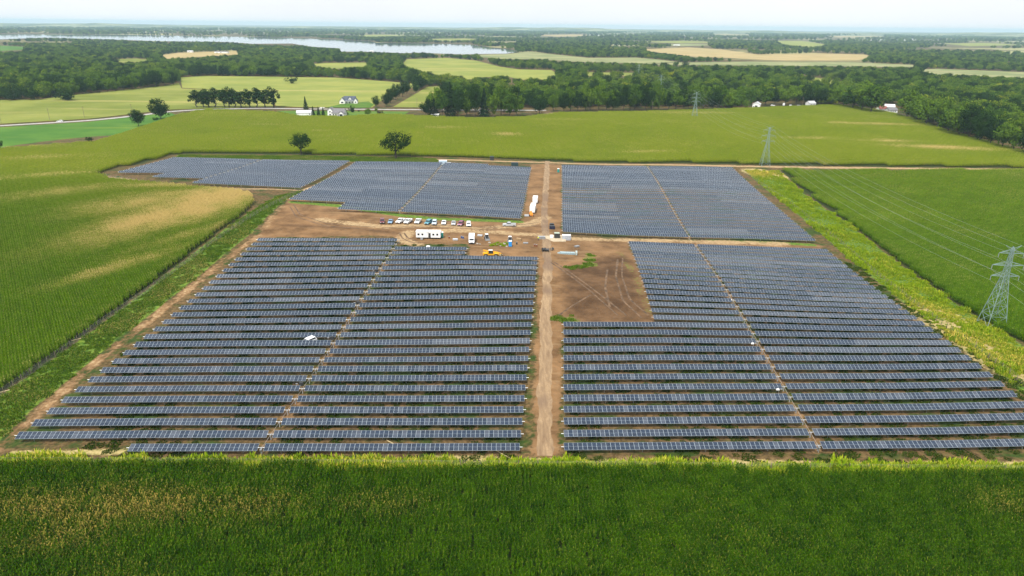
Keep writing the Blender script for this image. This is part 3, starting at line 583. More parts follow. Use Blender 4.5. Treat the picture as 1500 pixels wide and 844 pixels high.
_tn = [0]
def tree(px, py, hpx, wpx, kind, label, group=None, dz=0.0):
    p = at(px, py); m = float((p-CAM)@FW)/FPX; h = hpx*m*1.04; natural = {'broad': .92, 'oak': 1.04, 'lone': 1.0, 'tall': .52, 'bush': 1.1, 'purple': 1.0, 'conifer': .6}[kind]
    w_ = wpx*m; s = h/10.0; sx = (w_/10.0)/natural
    _tn[0] += 1; cm, tm = KINDS[kind][_tn[0] % len(KINDS[kind])]
    o = thing(NAMES[kind], label, 'bush' if kind == 'bush' else 'tree', (p[0], p[1], p[2]), random.uniform(0, 6.28), group); o.scale = (sx, sx, s)
    obj('crown', cm, o); obj('trunk', tm, o); return o
tree(441, 227.5, 33, 34, 'lone', 'dark open-crowned tree standing left of two behind the panels', None)
tree(580, 232, 37, 42, 'lone', 'wide dark oak standing right of two behind the panels', None)
tree(203, 185.5, 23, 22, 'oak', 'dark round tree at the tip of the bright green field')
tree(236, 175, 29, 31, 'oak', 'large dark tree beside the road left of the tree row')
tree(131, 207.5, 8, 12, 'bush', 'dark round bush on the edge between green field and corn')
tree(91, 215.5, 4, 8, 'bush', 'tiny bush low on the left field edge')
tree(-2, 219, 14, 14, 'bush', 'bush cut by the left edge of the picture')
tree(228, 176.5, 5, 9, 'bush', 'small grey green bush beneath the large roadside tree')
tree(427, 122.5, 10, 19, 'bush', 'lone dark bush in the middle of the pale field')
for i, x in enumerate((288, 298, 306, 316, 329, 336, 345, 354, 366, 377, 389, 401)):
    tree(x, 157.8, 24+(i*7 % 6), 18+(i*5 % 4), 'tall', f'slim dark tree in the roadside row, {ordinal(i+1)} from the left', 'row of roadside trees')
for i, (x, y, h, w_) in enumerate(((448, 160, 18, 10), (459, 171, 15, 9), (467, 171, 14, 9), (474, 171.5, 14, 9))):
    tree(x, y+.5, h, w_, 'conifer', ['tallest dark conifer behind the white shed', 'dark conifer nearest the white shed', 'middle conifer of the clump beside the grey roofed house', 'dark conifer against the grey roofed house wall'][i])
tree(516, 165, 11, 10, 'bush', 'dark round tree right of the grey roofed house'); tree(508, 169, 5, 7, 'bush', 'low shrub at the right wall of the grey roofed house')
tree(539, 169.5, 10, 11, 'broad', 'small green tree by the road in the house yard'); tree(557, 169.5, 8, 11, 'purple', 'small round purple leaved tree in the house yard'); tree(525.5, 164, 3, 4, 'bush', 'tiny dark shrub in the house lawn'); tree(551, 164.5, 6, 5, 'broad', 'slender young tree behind the purple tree')
for i, (x, y, h, w_) in enumerate(((551, 157.5, 16, 13), (566, 156.5, 17, 15), (572, 151, 20, 16), (580, 147, 22, 18), (590, 142, 21, 17), (596, 138, 18, 14), (609, 136.5, 13, 11))):
    tree(x, y, h, w_, 'oak', f'green tree of the short hedgerow up the field, {ordinal(i+1)} from the road', 'hedgerow trees up the field')
for i, x in enumerate((626, 636, 648, 660, 672, 684, 696, 709, 722, 734, 746, 757)):
    tree(x, 171.5-(1 if i % 2 else 0), 30+(i*11 % 17) if i > 1 else 24, 22, ('oak', 'conifer', 'broad', 'conifer', 'oak', 'broad')[i % 6] if i < 8 else 'broad', f'{"dark conifer" if i in (1, 3, 7) else "leafy tree"} at the front of the dense grove, {ordinal(i+1)} from the left', 'front trees of the dense grove')
for i, x in enumerate((640, 655, 670, 688, 705, 720, 738, 752)):
    tree(x, 165-(i % 3), 36, 26, 'oak' if i % 2 else 'broad', f'tall tree inside the dense grove, {ordinal(i+1)} from the left', 'inner trees of the dense grove')
tree(790, 168, 26, 30, 'oak', 'rounded dark tree standing apart right of the dense grove')
for i, x in enumerate(range(812, 1070, 11)):
    tree(x+random.uniform(-3, 3), 163.5-(x-812)*.012+random.uniform(-.6, .6), random.uniform(24, 38), random.uniform(19, 27), random.choice(('broad', 'oak', 'broad')), f'leafy tree on the front edge of the central woods, {ordinal(i+1)} from the left', 'front trees of the central woods')
tree(1072, 158.5, 20, 26, 'broad', 'rounded tree on the field edge left of the white gable'); tree(1121, 154.5, 23, 24, 'broad', 'yellow green round tree beside the white gabled building'); tree(1217, 154, 17, 16, 'broad', 'yellow green tree on the crest of the field')
for i, x in enumerate((1088, 1098, 1135, 1150, 1166, 1178, 1190, 1203)):
    tree(x, 153+(i % 2), random.uniform(22, 30), random.uniform(20, 26), random.choice(('broad', 'oak')), f'dark tree behind the parked vehicles on the crest, {ordinal(i+1)} from the left', 'trees behind the crest')
_rl = [(1235, 157), (1249, 160), (1262, 163), (1276, 166), (1328, 174), (1342, 179), (1356, 184), (1372, 189), (1388, 195), (1403, 200), (1418, 204), (1434, 209), (1450, 213), (1467, 218), (1484, 222), (1502, 228), (1522, 233)]
for i, (x, y) in enumerate(_rl):
    tree(x, y+.5, random.uniform(30, 44)*(1+.012*i), random.uniform(28, 38), random.choice(('broad', 'oak', 'broad')), f'full green tree edging the right field, {ordinal(i+1)} from the left', 'front trees of the right woods')
for i, (x, y, h, w_) in enumerate(((20, 147, 20, 30), (48, 146.5, 18, 26), (97, 147, 18, 37))):
    tree(x, y, h, w_, 'bush', ['leftmost dark spreading tree at the left woods', 'dark round tree second from left before the left woods', 'broad dark tree standing forward of the left woods'][i])
for i, x in enumerate(range(62, 265, 12)):
    y = np.interp(x, (60, 115, 180, 262), (143, 138.5, 132.5, 123.5)); tree(x, y, random.uniform(16, 23), random.uniform(15, 21), random.choice(('broad', 'oak')), f'green tree on the front edge of the left woods, {ordinal(i+1)} from the left', 'front trees of the left woods')

# woods seen as one mass
CROWN_T = [bpy.data.objects.new('wood_crown', m[0]) for m in KINDS['broad']]+[bpy.data.objects.new('wood_crown', m[0]) for m in KINDS['oak'][:2]]
def in_any(p, polys, m=0.0):
    r = np.zeros(len(p), bool)
    for pl in polys:
        lo, hi = pl.min(0)-m, pl.max(0)+m; k = (p[:, 0] > lo[0]) & (p[:, 0] < hi[0]) & (p[:, 1] > lo[1]) & (p[:, 1] < hi[1])
        if k.any():
            d = np.zeros(len(p), bool); d[k] = sdist(p[k], pl) < m; r |= d
    return r
OPEN = FIELD_W+[W(LAKE), W(POND), BACK_CORN, RIGHT_CORN]
HOUSE_CLEAR = W([(1100, 150), (1160, 149), (1195, 154), (1105, 160)]), W([(1280, 154), (1322, 154), (1325, 166), (1285, 166)]), W([(690, 158), (716, 158), (716, 173), (690, 173)])
def wood(z0, z1, lat, dep, s0, s1, name, label, clear=0.0):
    u = np.arange(-1.0*z1, 1.0*z1, lat); v = np.arange(z0, z1, dep); g = np.stack(np.meshgrid(u, v), -1).reshape(-1, 2)+rng.uniform(-.45, .45, (len(u)*len(v), 2))*np.array([lat, dep])
    fh = np.array([-_sy, _cy]); rh = np.array([_cy, _sy]); p = CAM[:2]+g[:, :1]*rh+g[:, 1:]*fh
    p = p[abs(g[:, 0]) < g[:, 1]*.92+30]
    s_ = rng.uniform(s0, s1, len(p)); 
    P3 = np.column_stack([p, np.full(len(p), FLAT)]); x, y, z = proj(P3)
    ok = ~in_any(p, OPEN+list(HOUSE_CLEAR), 3.0)
    ok &= ldist(p, FAR_ROAD) > 8
    # nothing so tall before an open field that it would hide it: stand the wood back from its near edge
    dirn = (p-CAM[:2]); dist = np.linalg.norm(dirn, axis=1); dirn /= dist[:, None]
    for f in (0.35, 0.75):
        back = p+dirn*(dist*(s_*10*f)/(CAM[2]-FLAT-s_*10*f))[:, None]
        ok &= ~in_any(back, OPEN[:-2], 0.0)
    ok &= z > 560
    lawn = (x > 395) & (x < 625) & (y > 158); ok &= ~lawn
    gap = (x < 262) & (y > 150); ok &= ~gap
    ok &= ~((x > 625) & (x < 1260) & (y > 158)) ; ok &= ~((x > 1195) & (x < 1330) & (y > 162))
    yl = np.interp(x, (1230, 1330, 1400, 1500, 1800), (152, 171, 194, 220, 290)); ok &= ~((x > 1225) & (y > yl))
    rl = ~((x > 400) & (x < 640) & (y > 140)); ok &= rl
    if clear: ok &= vnoise(p, 1/260., 77) < clear
    p = p[ok]; s_ = s_[ok]; n_ = len(p)
    dry = np.clip(0.5*(vnoise(p, 1/60., 3)-.45)+.25*(rng.random(n_)-.3)+.6*(rng.random(n_) > .94)*rng.random(n_), 0, 1)
    scatter(name, np.column_stack([p, np.full(n_, FLAT-1.0)]), rng.uniform(0, 6.28, n_), s_, dry, rng.integers(0, len(CROWN_T), n_), CROWN_T, label, 'woods'); return n_
n1_ = wood(560, 1300, 11, 12, .85, 1.95, 'woodland', 'dense green woods behind the corn and around the houses')
n2_ = wood(1300, 2600, 12, 22, 1.05, 1.6, 'woodland', 'blue green woods in the middle distance before the lake', 0.84)
n3_ = wood(2600, 5200, 17, 55, 1.2, 1.9, 'woodland', 'hazy woods around the far side of the lake', 0.54)
n4_ = wood(5200, 11500, 32, 150, 2.0, 2.8, 'woodland', 'pale blue woods under the skyline', 0.5)
# ================================================================ the solar arrays
cm_, nt, bs = new_mat('solar_cells')
isl = node(nt, 'ShaderNodeNewGeometry').outputs['Random Per Island']; oi = node(nt, 'ShaderNodeObjectInfo').outputs['Random']
tc = node(nt, 'ShaderNodeTexCoord').outputs['Object']
c = mixc(nt, math_(nt, 'FRACT', math_(nt, 'ADD', isl, oi)), (0.006, 0.015, 0.033), (0.011, 0.024, 0.050))
sx_ = node(nt, 'ShaderNodeSeparateXYZ'); nt.links.new(tc, sx_.inputs[0])
def cellline(axis, per, wid):
    f = math_(nt, 'FRACT', math_(nt, 'MULTIPLY', sx_.outputs[axis], 1.0/per)); return math_(nt, 'GREATER_THAN', f, 1.0-wid)
g_ = math_(nt, 'MAXIMUM', cellline(0, 1.01/6, .035), cellline(1, 1.96/12, .035))
c = mixc(nt, math_(nt, 'MULTIPLY', g_, 0.05), c, (0.14, 0.21, 0.30)); c = mixc(nt, math_(nt, 'MULTIPLY', math_(nt, 'POWER', oi, 4.0), 0.14), c, (0.30, 0.31, 0.33)); nt.links.new(c, bs.inputs['Base Color'])
dust = noise(nt, 0.35, 4, 0.6, node(nt, 'ShaderNodeNewGeometry').outputs['Position'])
nt.links.new(math_(nt, 'MULTIPLY_ADD', dust, 0.18, 0.06), bs.inputs['Roughness']); bs.inputs['IOR'].default_value = 1.6
M_CELL = cm_; M_FRAME = M('panel_frame', (0.52, 0.60, 0.66), 0.35, 0.5, 0.05, 2.0); M_GALV = M('galvanised_steel', (0.50, 0.52, 0.53), 0.45, 0.7, 0.12, 3.0)
M_BACK = M('panel_backsheet', (0.55, 0.56, 0.57), 0.7, 0, 0.05)
PW, PL, FR = 0.992, 1.98, 0.024
def module(mb, x0):
    x1 = x0+PW; y0, y1 = -PL/2, PL/2; zt = .11; zb = .07; f = FR; a, b, c_, d = x0+f, x1-f, y0+f, y1-f; m = .010
    v = [(x0, y0, zt), (x1, y0, zt), (x1, y1, zt), (x0, y1, zt), (a, c_, zt), (b, c_, zt), (b, d, zt), (a, d, zt), (x0, y0, zb), (x1, y0, zb), (x1, y1, zb), (x0, y1, zb)]
    mb.add(v, [(0, 1, 5, 4), (1, 2, 6, 5), (2, 3, 7, 6), (3, 0, 4, 7), (0, 8, 9, 1), (1, 9, 10, 2), (2, 10, 11, 3), (3, 11, 8, 0)], 1); mb.add(v[8:], [(3, 2, 1, 0)], 2)
    z2 = zt-.006
    mb.add([(a, c_, z2), (b, c_, z2), (b, -m, z2), (a, -m, z2)], [(0, 1, 2, 3)], 0); mb.add([(a, m, z2), (b, m, z2), (b, d, z2), (a, d, z2)], [(0, 1, 2, 3)], 0); mb.add([(a, -m, z2), (b, -m, z2), (b, m, z2), (a, m, z2)], [(0, 1, 2, 3)], 1)
_mm = MB(); module(_mm, (MP-PW)/2); ME_PANEL = _mm.mesh('solar_panel', [M_CELL, M_FRAME, M_BACK])
_mm = MB()
for i in range(27): module(_mm, i*MP+(MP-PW)/2)
ME_STRIP = _mm.mesh('panel_strip', [M_CELL, M_FRAME, M_BACK])
_mm = MB(); _mm.box(-.06, .06, -.10, -.085, 0, 1); _mm.box(-.06, .06, .085, .10, 0, 1); _mm.box(-.008, .008, -.085, .085, 0, 1); ME_POST = _mm.mesh('post', M_GALV)
_mm = MB(); _mm.box(-.20, .20, -.13, .13, -.28, .04, 0, (.06, .06, .03, .03)); _mm.tube((-.5, 0, 0), (.5, 0, 0), .075, 8); _mm.box(-.08, .08, -.10, .10, -1.4, -.30); ME_GEAR = _mm.mesh('gear_drive', M('gear_grey', (0.42, 0.43, 0.44), .5, .3, .08))
TILT = math.radians(17.5)
def tracker_row(n, starts, block, k, single, posts_single):
    Y = n*PITCH; sh = S_COL*Y
    segs = []
    for s0 in starts:
        xs, xe = s0+sh, s0+sh+SEG; segs.append((xs, float(T(xs, Y)), xe, float(T(xe, Y))))
    x_l, x_r = segs[0][0], segs[-1][2]; xm = (x_l+x_r)/2; z_g = float(H(xm, Y))
    tilt = TILT+math.radians(random.gauss(0, 1.5)) + (math.radians(random.choice((-5, -4, 4))) if random.random() < .11 else 0)
    where = {'A': 'front left block', 'B': 'front right block', 'C': 'back right block', 'D': 'back middle block', 'E': 'back left block'}[block]
    root = thing('tracker_row', f'row of blue solar panels, {ordinal(k+1)} from the near edge of the {where}', 'solar row', (xm, Y, z_g), 0, f'solar panel rows of the {where}')
    off = Vector((xm, Y, z_g)); ca, sa = math.cos(tilt), math.sin(tilt)
    for xs, zs, xe, ze in segs:
        X_ = Vector((xe-xs, 0, ze-zs)).normalized(); Zp = Vector((-X_.z, 0, X_.x)); Yv = Vector((0, 1, 0))*ca+Zp*sa; Zv = Zp*ca-Vector((0, 1, 0))*sa
        base = Matrix(((X_.x, Yv.x, Zv.x, xs-off.x), (X_.y, Yv.y, Zv.y, 0), (X_.z, Yv.z, Zv.z, zs-off.z), (0, 0, 0, 1)))
        if single:
            for i in range(27):
                o = bpy.data.objects.new('solar_panel', ME_PANEL); COL.objects.link(o); o.parent = root
                o.matrix_local = base @ Matrix.Translation((i*MP, 0, 0)) @ Matrix.Rotation(random.gauss(0, .006), 4, 'X')
        else:
            o = bpy.data.objects.new('panel_strip', ME_STRIP); COL.objects.link(o); o.parent = root; o.matrix_local = base; o['kind'] = 'stuff'
    tb = MB()
    pts = [(segs[0][0]-.6, segs[0][1])]+[(s[0], s[1]) for s in segs]+[(segs[-1][2], segs[-1][3]), (segs[-1][2]+.6, segs[-1][3])]
    for a, b in zip(pts[:-1], pts[1:]): tb.tube((a[0]-off.x, 0, a[1]-off.z-.0), (b[0]-off.x, 0, b[1]-off.z-.0), .065, 6)
    tb.build('torque_tube', M_GALV, root)
    px_ = []
    for xs, zs, xe, ze in segs:
        for j in range(4):
            t = (j+.5)/4; px_.append((xs+(xe-xs)*t, zs+(ze-zs)*t))
    if posts_single:
        for x, z in px_:
            g = float(H(x, Y))-.25; o = bpy.data.objects.new('post', ME_POST); COL.objects.link(o); o.parent = root; o.location = (x-off.x, 0, g-off.z); o.scale = (1, 1, z-.05-g)
    else:
        pm = MB()
        for x, z in px_: pm.box(x-off.x-.06, x-off.x+.06, -.1, .1, float(H(x, Y))-.25-off.z, z-.05-off.z)
        o = pm.build('support_posts', M_GALV, root); o['kind'] = 'stuff'
    return root
def gear(root, x, Y):
    o = bpy.data.objects.new('gear_drive', ME_GEAR); COL.objects.link(o); o.parent = root; o.location = (x-root.location.x, 0, float(T(x, Y))-root.location.z)
NS = 9
A_L, A_D, A_R = -105.55, -50.37, 4.82; AR0 = -49.72; AL0 = AR0-1.30-2*SEG
for k in range(28):
    st = [AL0, AL0+SEG]+[AR0, AR0+SEG]
    if k == 0: st = st[1:]
    if k in (24, 25): st = st[:3]
    if k >= 26: st = st[:2]
    r = tracker_row(k, st, 'A', k, k < NS, k < NS); gear(r, A_D+S_COL*k*PITCH, k*PITCH)
BL0 = 14.34; BR0 = 70.1
for k in range(30):
    st = [BL0, BL0+SEG, BR0, BR0+SEG]
    if k >= 13: st = st[1:]
    r = tracker_row(k, st, 'B', k, k < NS, k < NS); gear(r, 69.5+S_COL*k*PITCH, k*PITCH)
for k in range(32):
    n = 32.18+k; r = tracker_row(n, [BL0, BL0+SEG, BR0, BR0+SEG], 'C', k, False, False); gear(r, 69.5+S_COL*n*PITCH, n*PITCH)
DL0, DR0 = -115.4, -59.6
for k in range(26):
    n = 36.43+k; st = [DL0, DL0+SEG, DR0, DR0+SEG]
    if k < 3: st = st[1:]
    if k == 25: st = st[:3]
    r = tracker_row(n, st, 'D', k, False, False); gear(r, -60.2+S_COL*n*PITCH, n*PITCH)
EL0, ER0 = -230.6, -174.8
for k in range(18):
    n = 45.17+k; st = [EL0, EL0+SEG, ER0, ER0+SEG]
    if k < 3: st = st[2:]
    elif k < 6: st = st[1:]
    r = tracker_row(n, st, 'E', k, False, False)
    if len(st) > 2: gear(r, -175.4+S_COL*n*PITCH, n*PITCH)
def shaft(col, n0, n1, label):
    mb = MB(); p = None; root = thing('drive_shaft', label, 'drive shaft', (col+S_COL*n0*PITCH, n0*PITCH, float(H(col+S_COL*n0*PITCH, n0*PITCH))))
    o = Vector(root.location)
    for i in range(int(round(n1-n0))+1):
        Y = (n0+i)*PITCH; x = col+S_COL*Y; q_ = Vector((x, Y, float(T(x, Y))-.16))-o
        if p is not None:
            mb.tube(p, q_, .038, 6); mb.tube(p.lerp(q_, .12), p.lerp(q_, .2), .07, 6)
        p = q_
    mb.build('shaft', M('shaft_steel', (0.38, 0.33, 0.28), .6, .2, .1), root)
    pb = MB(); z = float(T(o.x, o.y))-.1-o.z; pb.tube((0, -.5, -.2), (0, -.5, z), .10, 8); pb.box(-.2, .2, -.7, -.3, z-.35, z); pb.build('end_post', M_GALV, root)
shaft(A_D, 0, 27, 'pale steel drive shaft crossing the rows of the front left block'); shaft(69.5, 0, 29, 'pale steel drive shaft crossing the rows of the front right block')
shaft(69.5, 32.18, 63.18, 'drive shaft crossing the rows of the back right block'); shaft(-60.2, 36.43, 61.43, 'drive shaft crossing the rows of the back middle block'); shaft(-175.4, 48.17, 62.17, 'drive shaft crossing the rows of the back left block')
# ================================================================ towers, wires, fences
M_STEEL = M('tower_steel', (0.26, 0.36, 0.35), 0.5, 0.3, 0.10, 0.6)
M_GLASS_INS = M('insulator', (0.30, 0.33, 0.34), 0.3, 0, 0.1)
TH = 25.5
ARMZ = [(23.4, 3.6), (19.6, 4.6), (16.2, 4.1)]
def hw(z):                              # half width of the tower body at height z
    return 2.8-(2.8-.70)*z/16 if z < 16 else .70-(.70-.28)*(z-16)/(TH-16)
def tower_meshes():
    b = MB(); lv = [0, 3.6, 7.0, 10, 12.4, 14.4, 16.2, 17.9, 19.6, 21.5, 23.4, TH-.6]
    cr = lambda z: [Vector((sx*hw(z), sy*hw(z), z)) for sx, sy in ((-1, -1), (1, -1), (1, 1), (-1, 1))]
    for z0, z1 in zip(lv[:-1], lv[1:]):
        a, c = cr(z0), cr(z1); r = .105 if z0 < 16 else .075; t = .045
        for i in range(4):
            j = (i+1) % 4; b.tube(a[i], c[i], r, 4); b.tube(a[i], c[j], t, 4); b.tube(a[j], c[i], t, 4); b.tube(c[i], c[j], t, 4)
    top = Vector((0, 0, TH))
    for p in cr(TH-.6): b.tube(p, top, .08, 4)
    body = b.mesh('lattice_body', M_STEEL); arms = []
    for z, L in ARMZ:
        m = MB(); h = hw(z)
        for s in (-1, 1):
            tip = Vector((s*L, 0, z+.05))
            for sy in (-1, 1):
                m.tube((s*h, sy*h, z), tip, .075, 4); m.tube((s*h, sy*h, z+1.1), tip, .06, 4)
            for f in (.33, .66): m.tube(Vector((s*h, 0, z)).lerp(tip, f)+Vector((0, h*(1-f), 0)), Vector((s*h, 0, z)).lerp(tip, f)-Vector((0, h*(1-f), 0)), .045, 4); m.tube(Vector((s*h, 0, z)).lerp(tip, f), Vector((s*h, 0, z+1.1)).lerp(tip, f), .045, 4)
        arms.append(m.mesh('cross_arm', M_STEEL))
    m = MB()
    for s in (-1, 1): m.tube((0, 0, TH-.7), (s*2.3, 0, TH+.35), .06, 4); m.tube((0, 0, TH-1.6), (s*2.3, 0, TH+.35), .05, 4)
    arms.append(m.mesh('earth_wire_arm', M_STEEL))
    ins = []
    for z, L in ARMZ:
        for s in (-1, 1):
            m = MB()
            for k in range(7): m.tube((s*L, 0, z-.2-.17*k), (s*L, 0, z-.28-.17*k), .14, 8, 0, .07)
            m.tube((s*L, 0, z), (s*L, 0, z-1.4), .03, 5); ins.append(m.mesh('insulator', M_GLASS_INS))
    return body, arms, ins
TB, TA, TI = tower_meshes()
TP = [at(1452, 476), at(1120, 243), at(1017, 173.5)]
_dir = (TP[2]-TP[0])[:2]; _dir = _dir/np.linalg.norm(_dir)
TP = [np.array([*(TP[0][:2]-_dir*258), 0.0])]+TP+[np.array([*(TP[2][:2]+_dir*250), 0.0]), np.array([*(TP[2][:2]+_dir*520), 0.0])]
for p in TP: p[2] = float(H(p[0], p[1]))
TYAW = math.atan2(_dir[1], _dir[0])-math.pi/2
tlab = ['pale steel lattice tower behind the viewpoint', 'large pale steel lattice tower on the weedy strip at the right', 'pale steel lattice tower at the far corner of the back right panels', 'small lattice tower on the yellow streak before the central woods', 'faint lattice tower rising out of the central woods', 'faintest lattice tower far in the woods']
for p, l in zip(TP, tlab):
    o = thing('transmission_tower', l, 'tower', p, TYAW, 'lattice towers of the power line'); obj('lattice_body', TB, o)
    for a in TA: obj(a.name.split('.')[0], a, o)
    for a in TI: obj('insulator', a, o)
M_WIRE = M('wire_aluminium', (0.46, 0.50, 0.48), .5, .3, .05)
for i in range(len(TP)-1):
    a0, b0 = TP[i], TP[i+1]; rt_ = Vector((math.cos(TYAW), math.sin(TYAW), 0))
    for (off, z, sag, wn) in [(s*L, zz-1.4, 5.0, ('top', 'middle', 'bottom')[ia]+(' left' if s < 0 else ' right')) for ia, (zz, L) in enumerate(ARMZ) for s in (-1, 1)]+[(s*2.3, TH+.35, 3.5, 'peak'+(' left' if s < 0 else ' right')) for s in (-1, 1)]:
        mb = MB(); A0 = Vector(a0)+rt_*off+Vector((0, 0, z)); B0 = Vector(b0)+rt_*off+Vector((0, 0, z)); prev = None; N = 14
        for k in range(N+1):
            t = k/N; q_ = A0.lerp(B0, t)-Vector((0, 0, sag*4*t*(1-t)))
            if prev is not None: mb.tube(prev-A0, q_-A0, .020, 4, 0, None, False)
            prev = q_
        tag(mb.build('power_line_wire', M_WIRE, None, A0), f'thin pale wire on the {wn} tower arm, {["near the viewpoint", "over the right corn", "over the back corn", "over the central woods", "far in the woods"][i]}', 'wire', f'wires of span {["near the viewpoint", "over the right corn", "over the back corn", "over the central woods", "far in the woods"][i]}')
M_WOOD = M('weathered_wood', (0.20, 0.16, 0.12), .95, 0, .25, 3.0)
_pm = MB().tube((0, 0, -.3), (0, 0, 1.95), .075, 7, 0, .065).mesh('post', M_WOOD)
def fence(pxl, label, step=3.2):
    line = W(pxl); seg = np.linalg.norm(np.diff(line, axis=0), axis=1); s = np.concatenate([[0], np.cumsum(seg)]); n = int(s[-1]/step)
    u = np.linspace(0, s[-1], n+1); xs = np.interp(u, s, line[:, 0]); ys = np.interp(u, s, line[:, 1]); zs = H(xs, ys)
    o = thing('fence', label, 'fence', (xs[0], ys[0], float(zs[0]))); O = Vector(o.location); wm_ = MB(); m_w = M('fence_wire', (0.40, 0.40, 0.38), .5, .5, .1)
    for i in range(n+1):
        q_ = bpy.data.objects.new('post', _pm); COL.objects.link(q_); q_.parent = o; q_.location = Vector((xs[i], ys[i], zs[i]))-O; q_.rotation_euler = (random.gauss(0, .02), random.gauss(0, .02), 0)
    for h in (.25, .55, .85, 1.15, 1.45, 1.75):
        for i in range(n): wm_.tube(Vector((xs[i], ys[i], zs[i]+h))-O, Vector((xs[i+1], ys[i+1], zs[i+1]+h))-O, .010, 3, 0, None, False)
    wm_.build('wire_mesh', m_w, o)
fence([(1086, 250.5), (1150, 294), (1230, 356), (1310, 424), (1400, 492), (1500, 567), (1620, 655)], 'long post and wire fence beside the weedy strip on the right')
fence([(441, 281), (408, 297), (300, 366), (150, 474), (0, 581), (-120, 668)], 'post and wire fence along the edge of the left corn')
fence([(148, 259), (225, 271), (300, 281), (380, 281)], 'short fence round the corner of the back left panels', 3.0)
fence([(-200, 680), (0, 681), (400, 683), (800, 686), (1200, 690), (1500, 692)], 'low fence in the weeds along the front corn', 4.0)
_pm2 = MB(); _pm2.tube((0, 0, -.3), (0, 0, 10.5), .17, 8, 0, .11); ME_UP = _pm2.mesh('pole', M_WOOD); _pm2 = MB(); _pm2.box(-1.1, 1.1, -.06, .06, 9.7, 9.85); ME_UX = _pm2.mesh('cross_arm', M_WOOD)
for x, y, l in ((124, 173, 'utility pole beside the road right of the white car'), (73, 176, 'utility pole beside the road left of the white car'), (2, 181, 'utility pole by the road at the left edge'), (194, 168.5, 'utility pole by the road left of the large dark tree'), (360, 157.5, 'utility pole in front of the roadside tree row'), (562, 158.5, 'pale utility pole beside the hedgerow'), (863, 163, 'utility pole before the central woods, leftmost'), (955, 164, 'utility pole before the central woods left of the small tower'), (1052, 161.5, 'utility pole right of the small tower'), (1096, 160, 'utility pole next to the white gabled building'), (1175, 156, 'utility pole on the crest by the small house'), (611, 159, 'thin utility pole left of the dense grove')):
    p = at(x, y); o = thing('utility_pole', l, 'pole', p, random.uniform(-.3, .3)); obj('pole', ME_UP, o); obj('cross_arm', ME_UX, o)

# ================================================================ vehicles
M_GLASS = M('vehicle_glass', (0.02, 0.025, 0.03), .08, 0, .0); M_TYRE = M('tyre', (0.02, 0.02, 0.02), .9, 0, .1); M_RIM = M('rim', (0.45, 0.46, 0.47), .35, .7, .1)
M_LAMP = M('headlamp', (0.75, 0.77, 0.78), .1, 0, .02); M_TAIL = M('tail_lamp', (0.30, 0.02, 0.02), .2, 0, .05); M_TRIM = M('dark_trim', (0.03, 0.03, 0.033), .5, 0, .1)
def paint(n, c): return M('paint_'+n, c, .28, .0, .04, 1.5)
def wheel(root, x, y, r, w_=.22):
    m = MB(); m.tube((x-w_/2, y, r), (x+w_/2, y, r), r, 14); o = m.build('wheel', M_TYRE, root); h = MB(); s = 1 if x > 0 else -1; h.tube((x+s*(w_/2-.02), y, r), (x+s*(w_/2+.012), y, r), r*.58, 10); h.build('rim', M_RIM, o)
def side_prism(prof, hw_, mi=0, tuck=0.0, ztuck=99):
    """profile (y,z) extruded across x with tumblehome above ztuck"""
    n = len(prof); mb = MB(); wd = lambda z: hw_-tuck*max(0, z-ztuck)
    vs = [(-wd(z), y, z) for y, z in prof]+[(wd(z), y, z) for y, z in prof]
    fs = [tuple(range(n)), tuple(range(2*n-1, n-1, -1))]+[(i, i+n, (i+1) % n+n, (i+1) % n) for i in range(n)]
    return mb.add(vs, fs, mi)
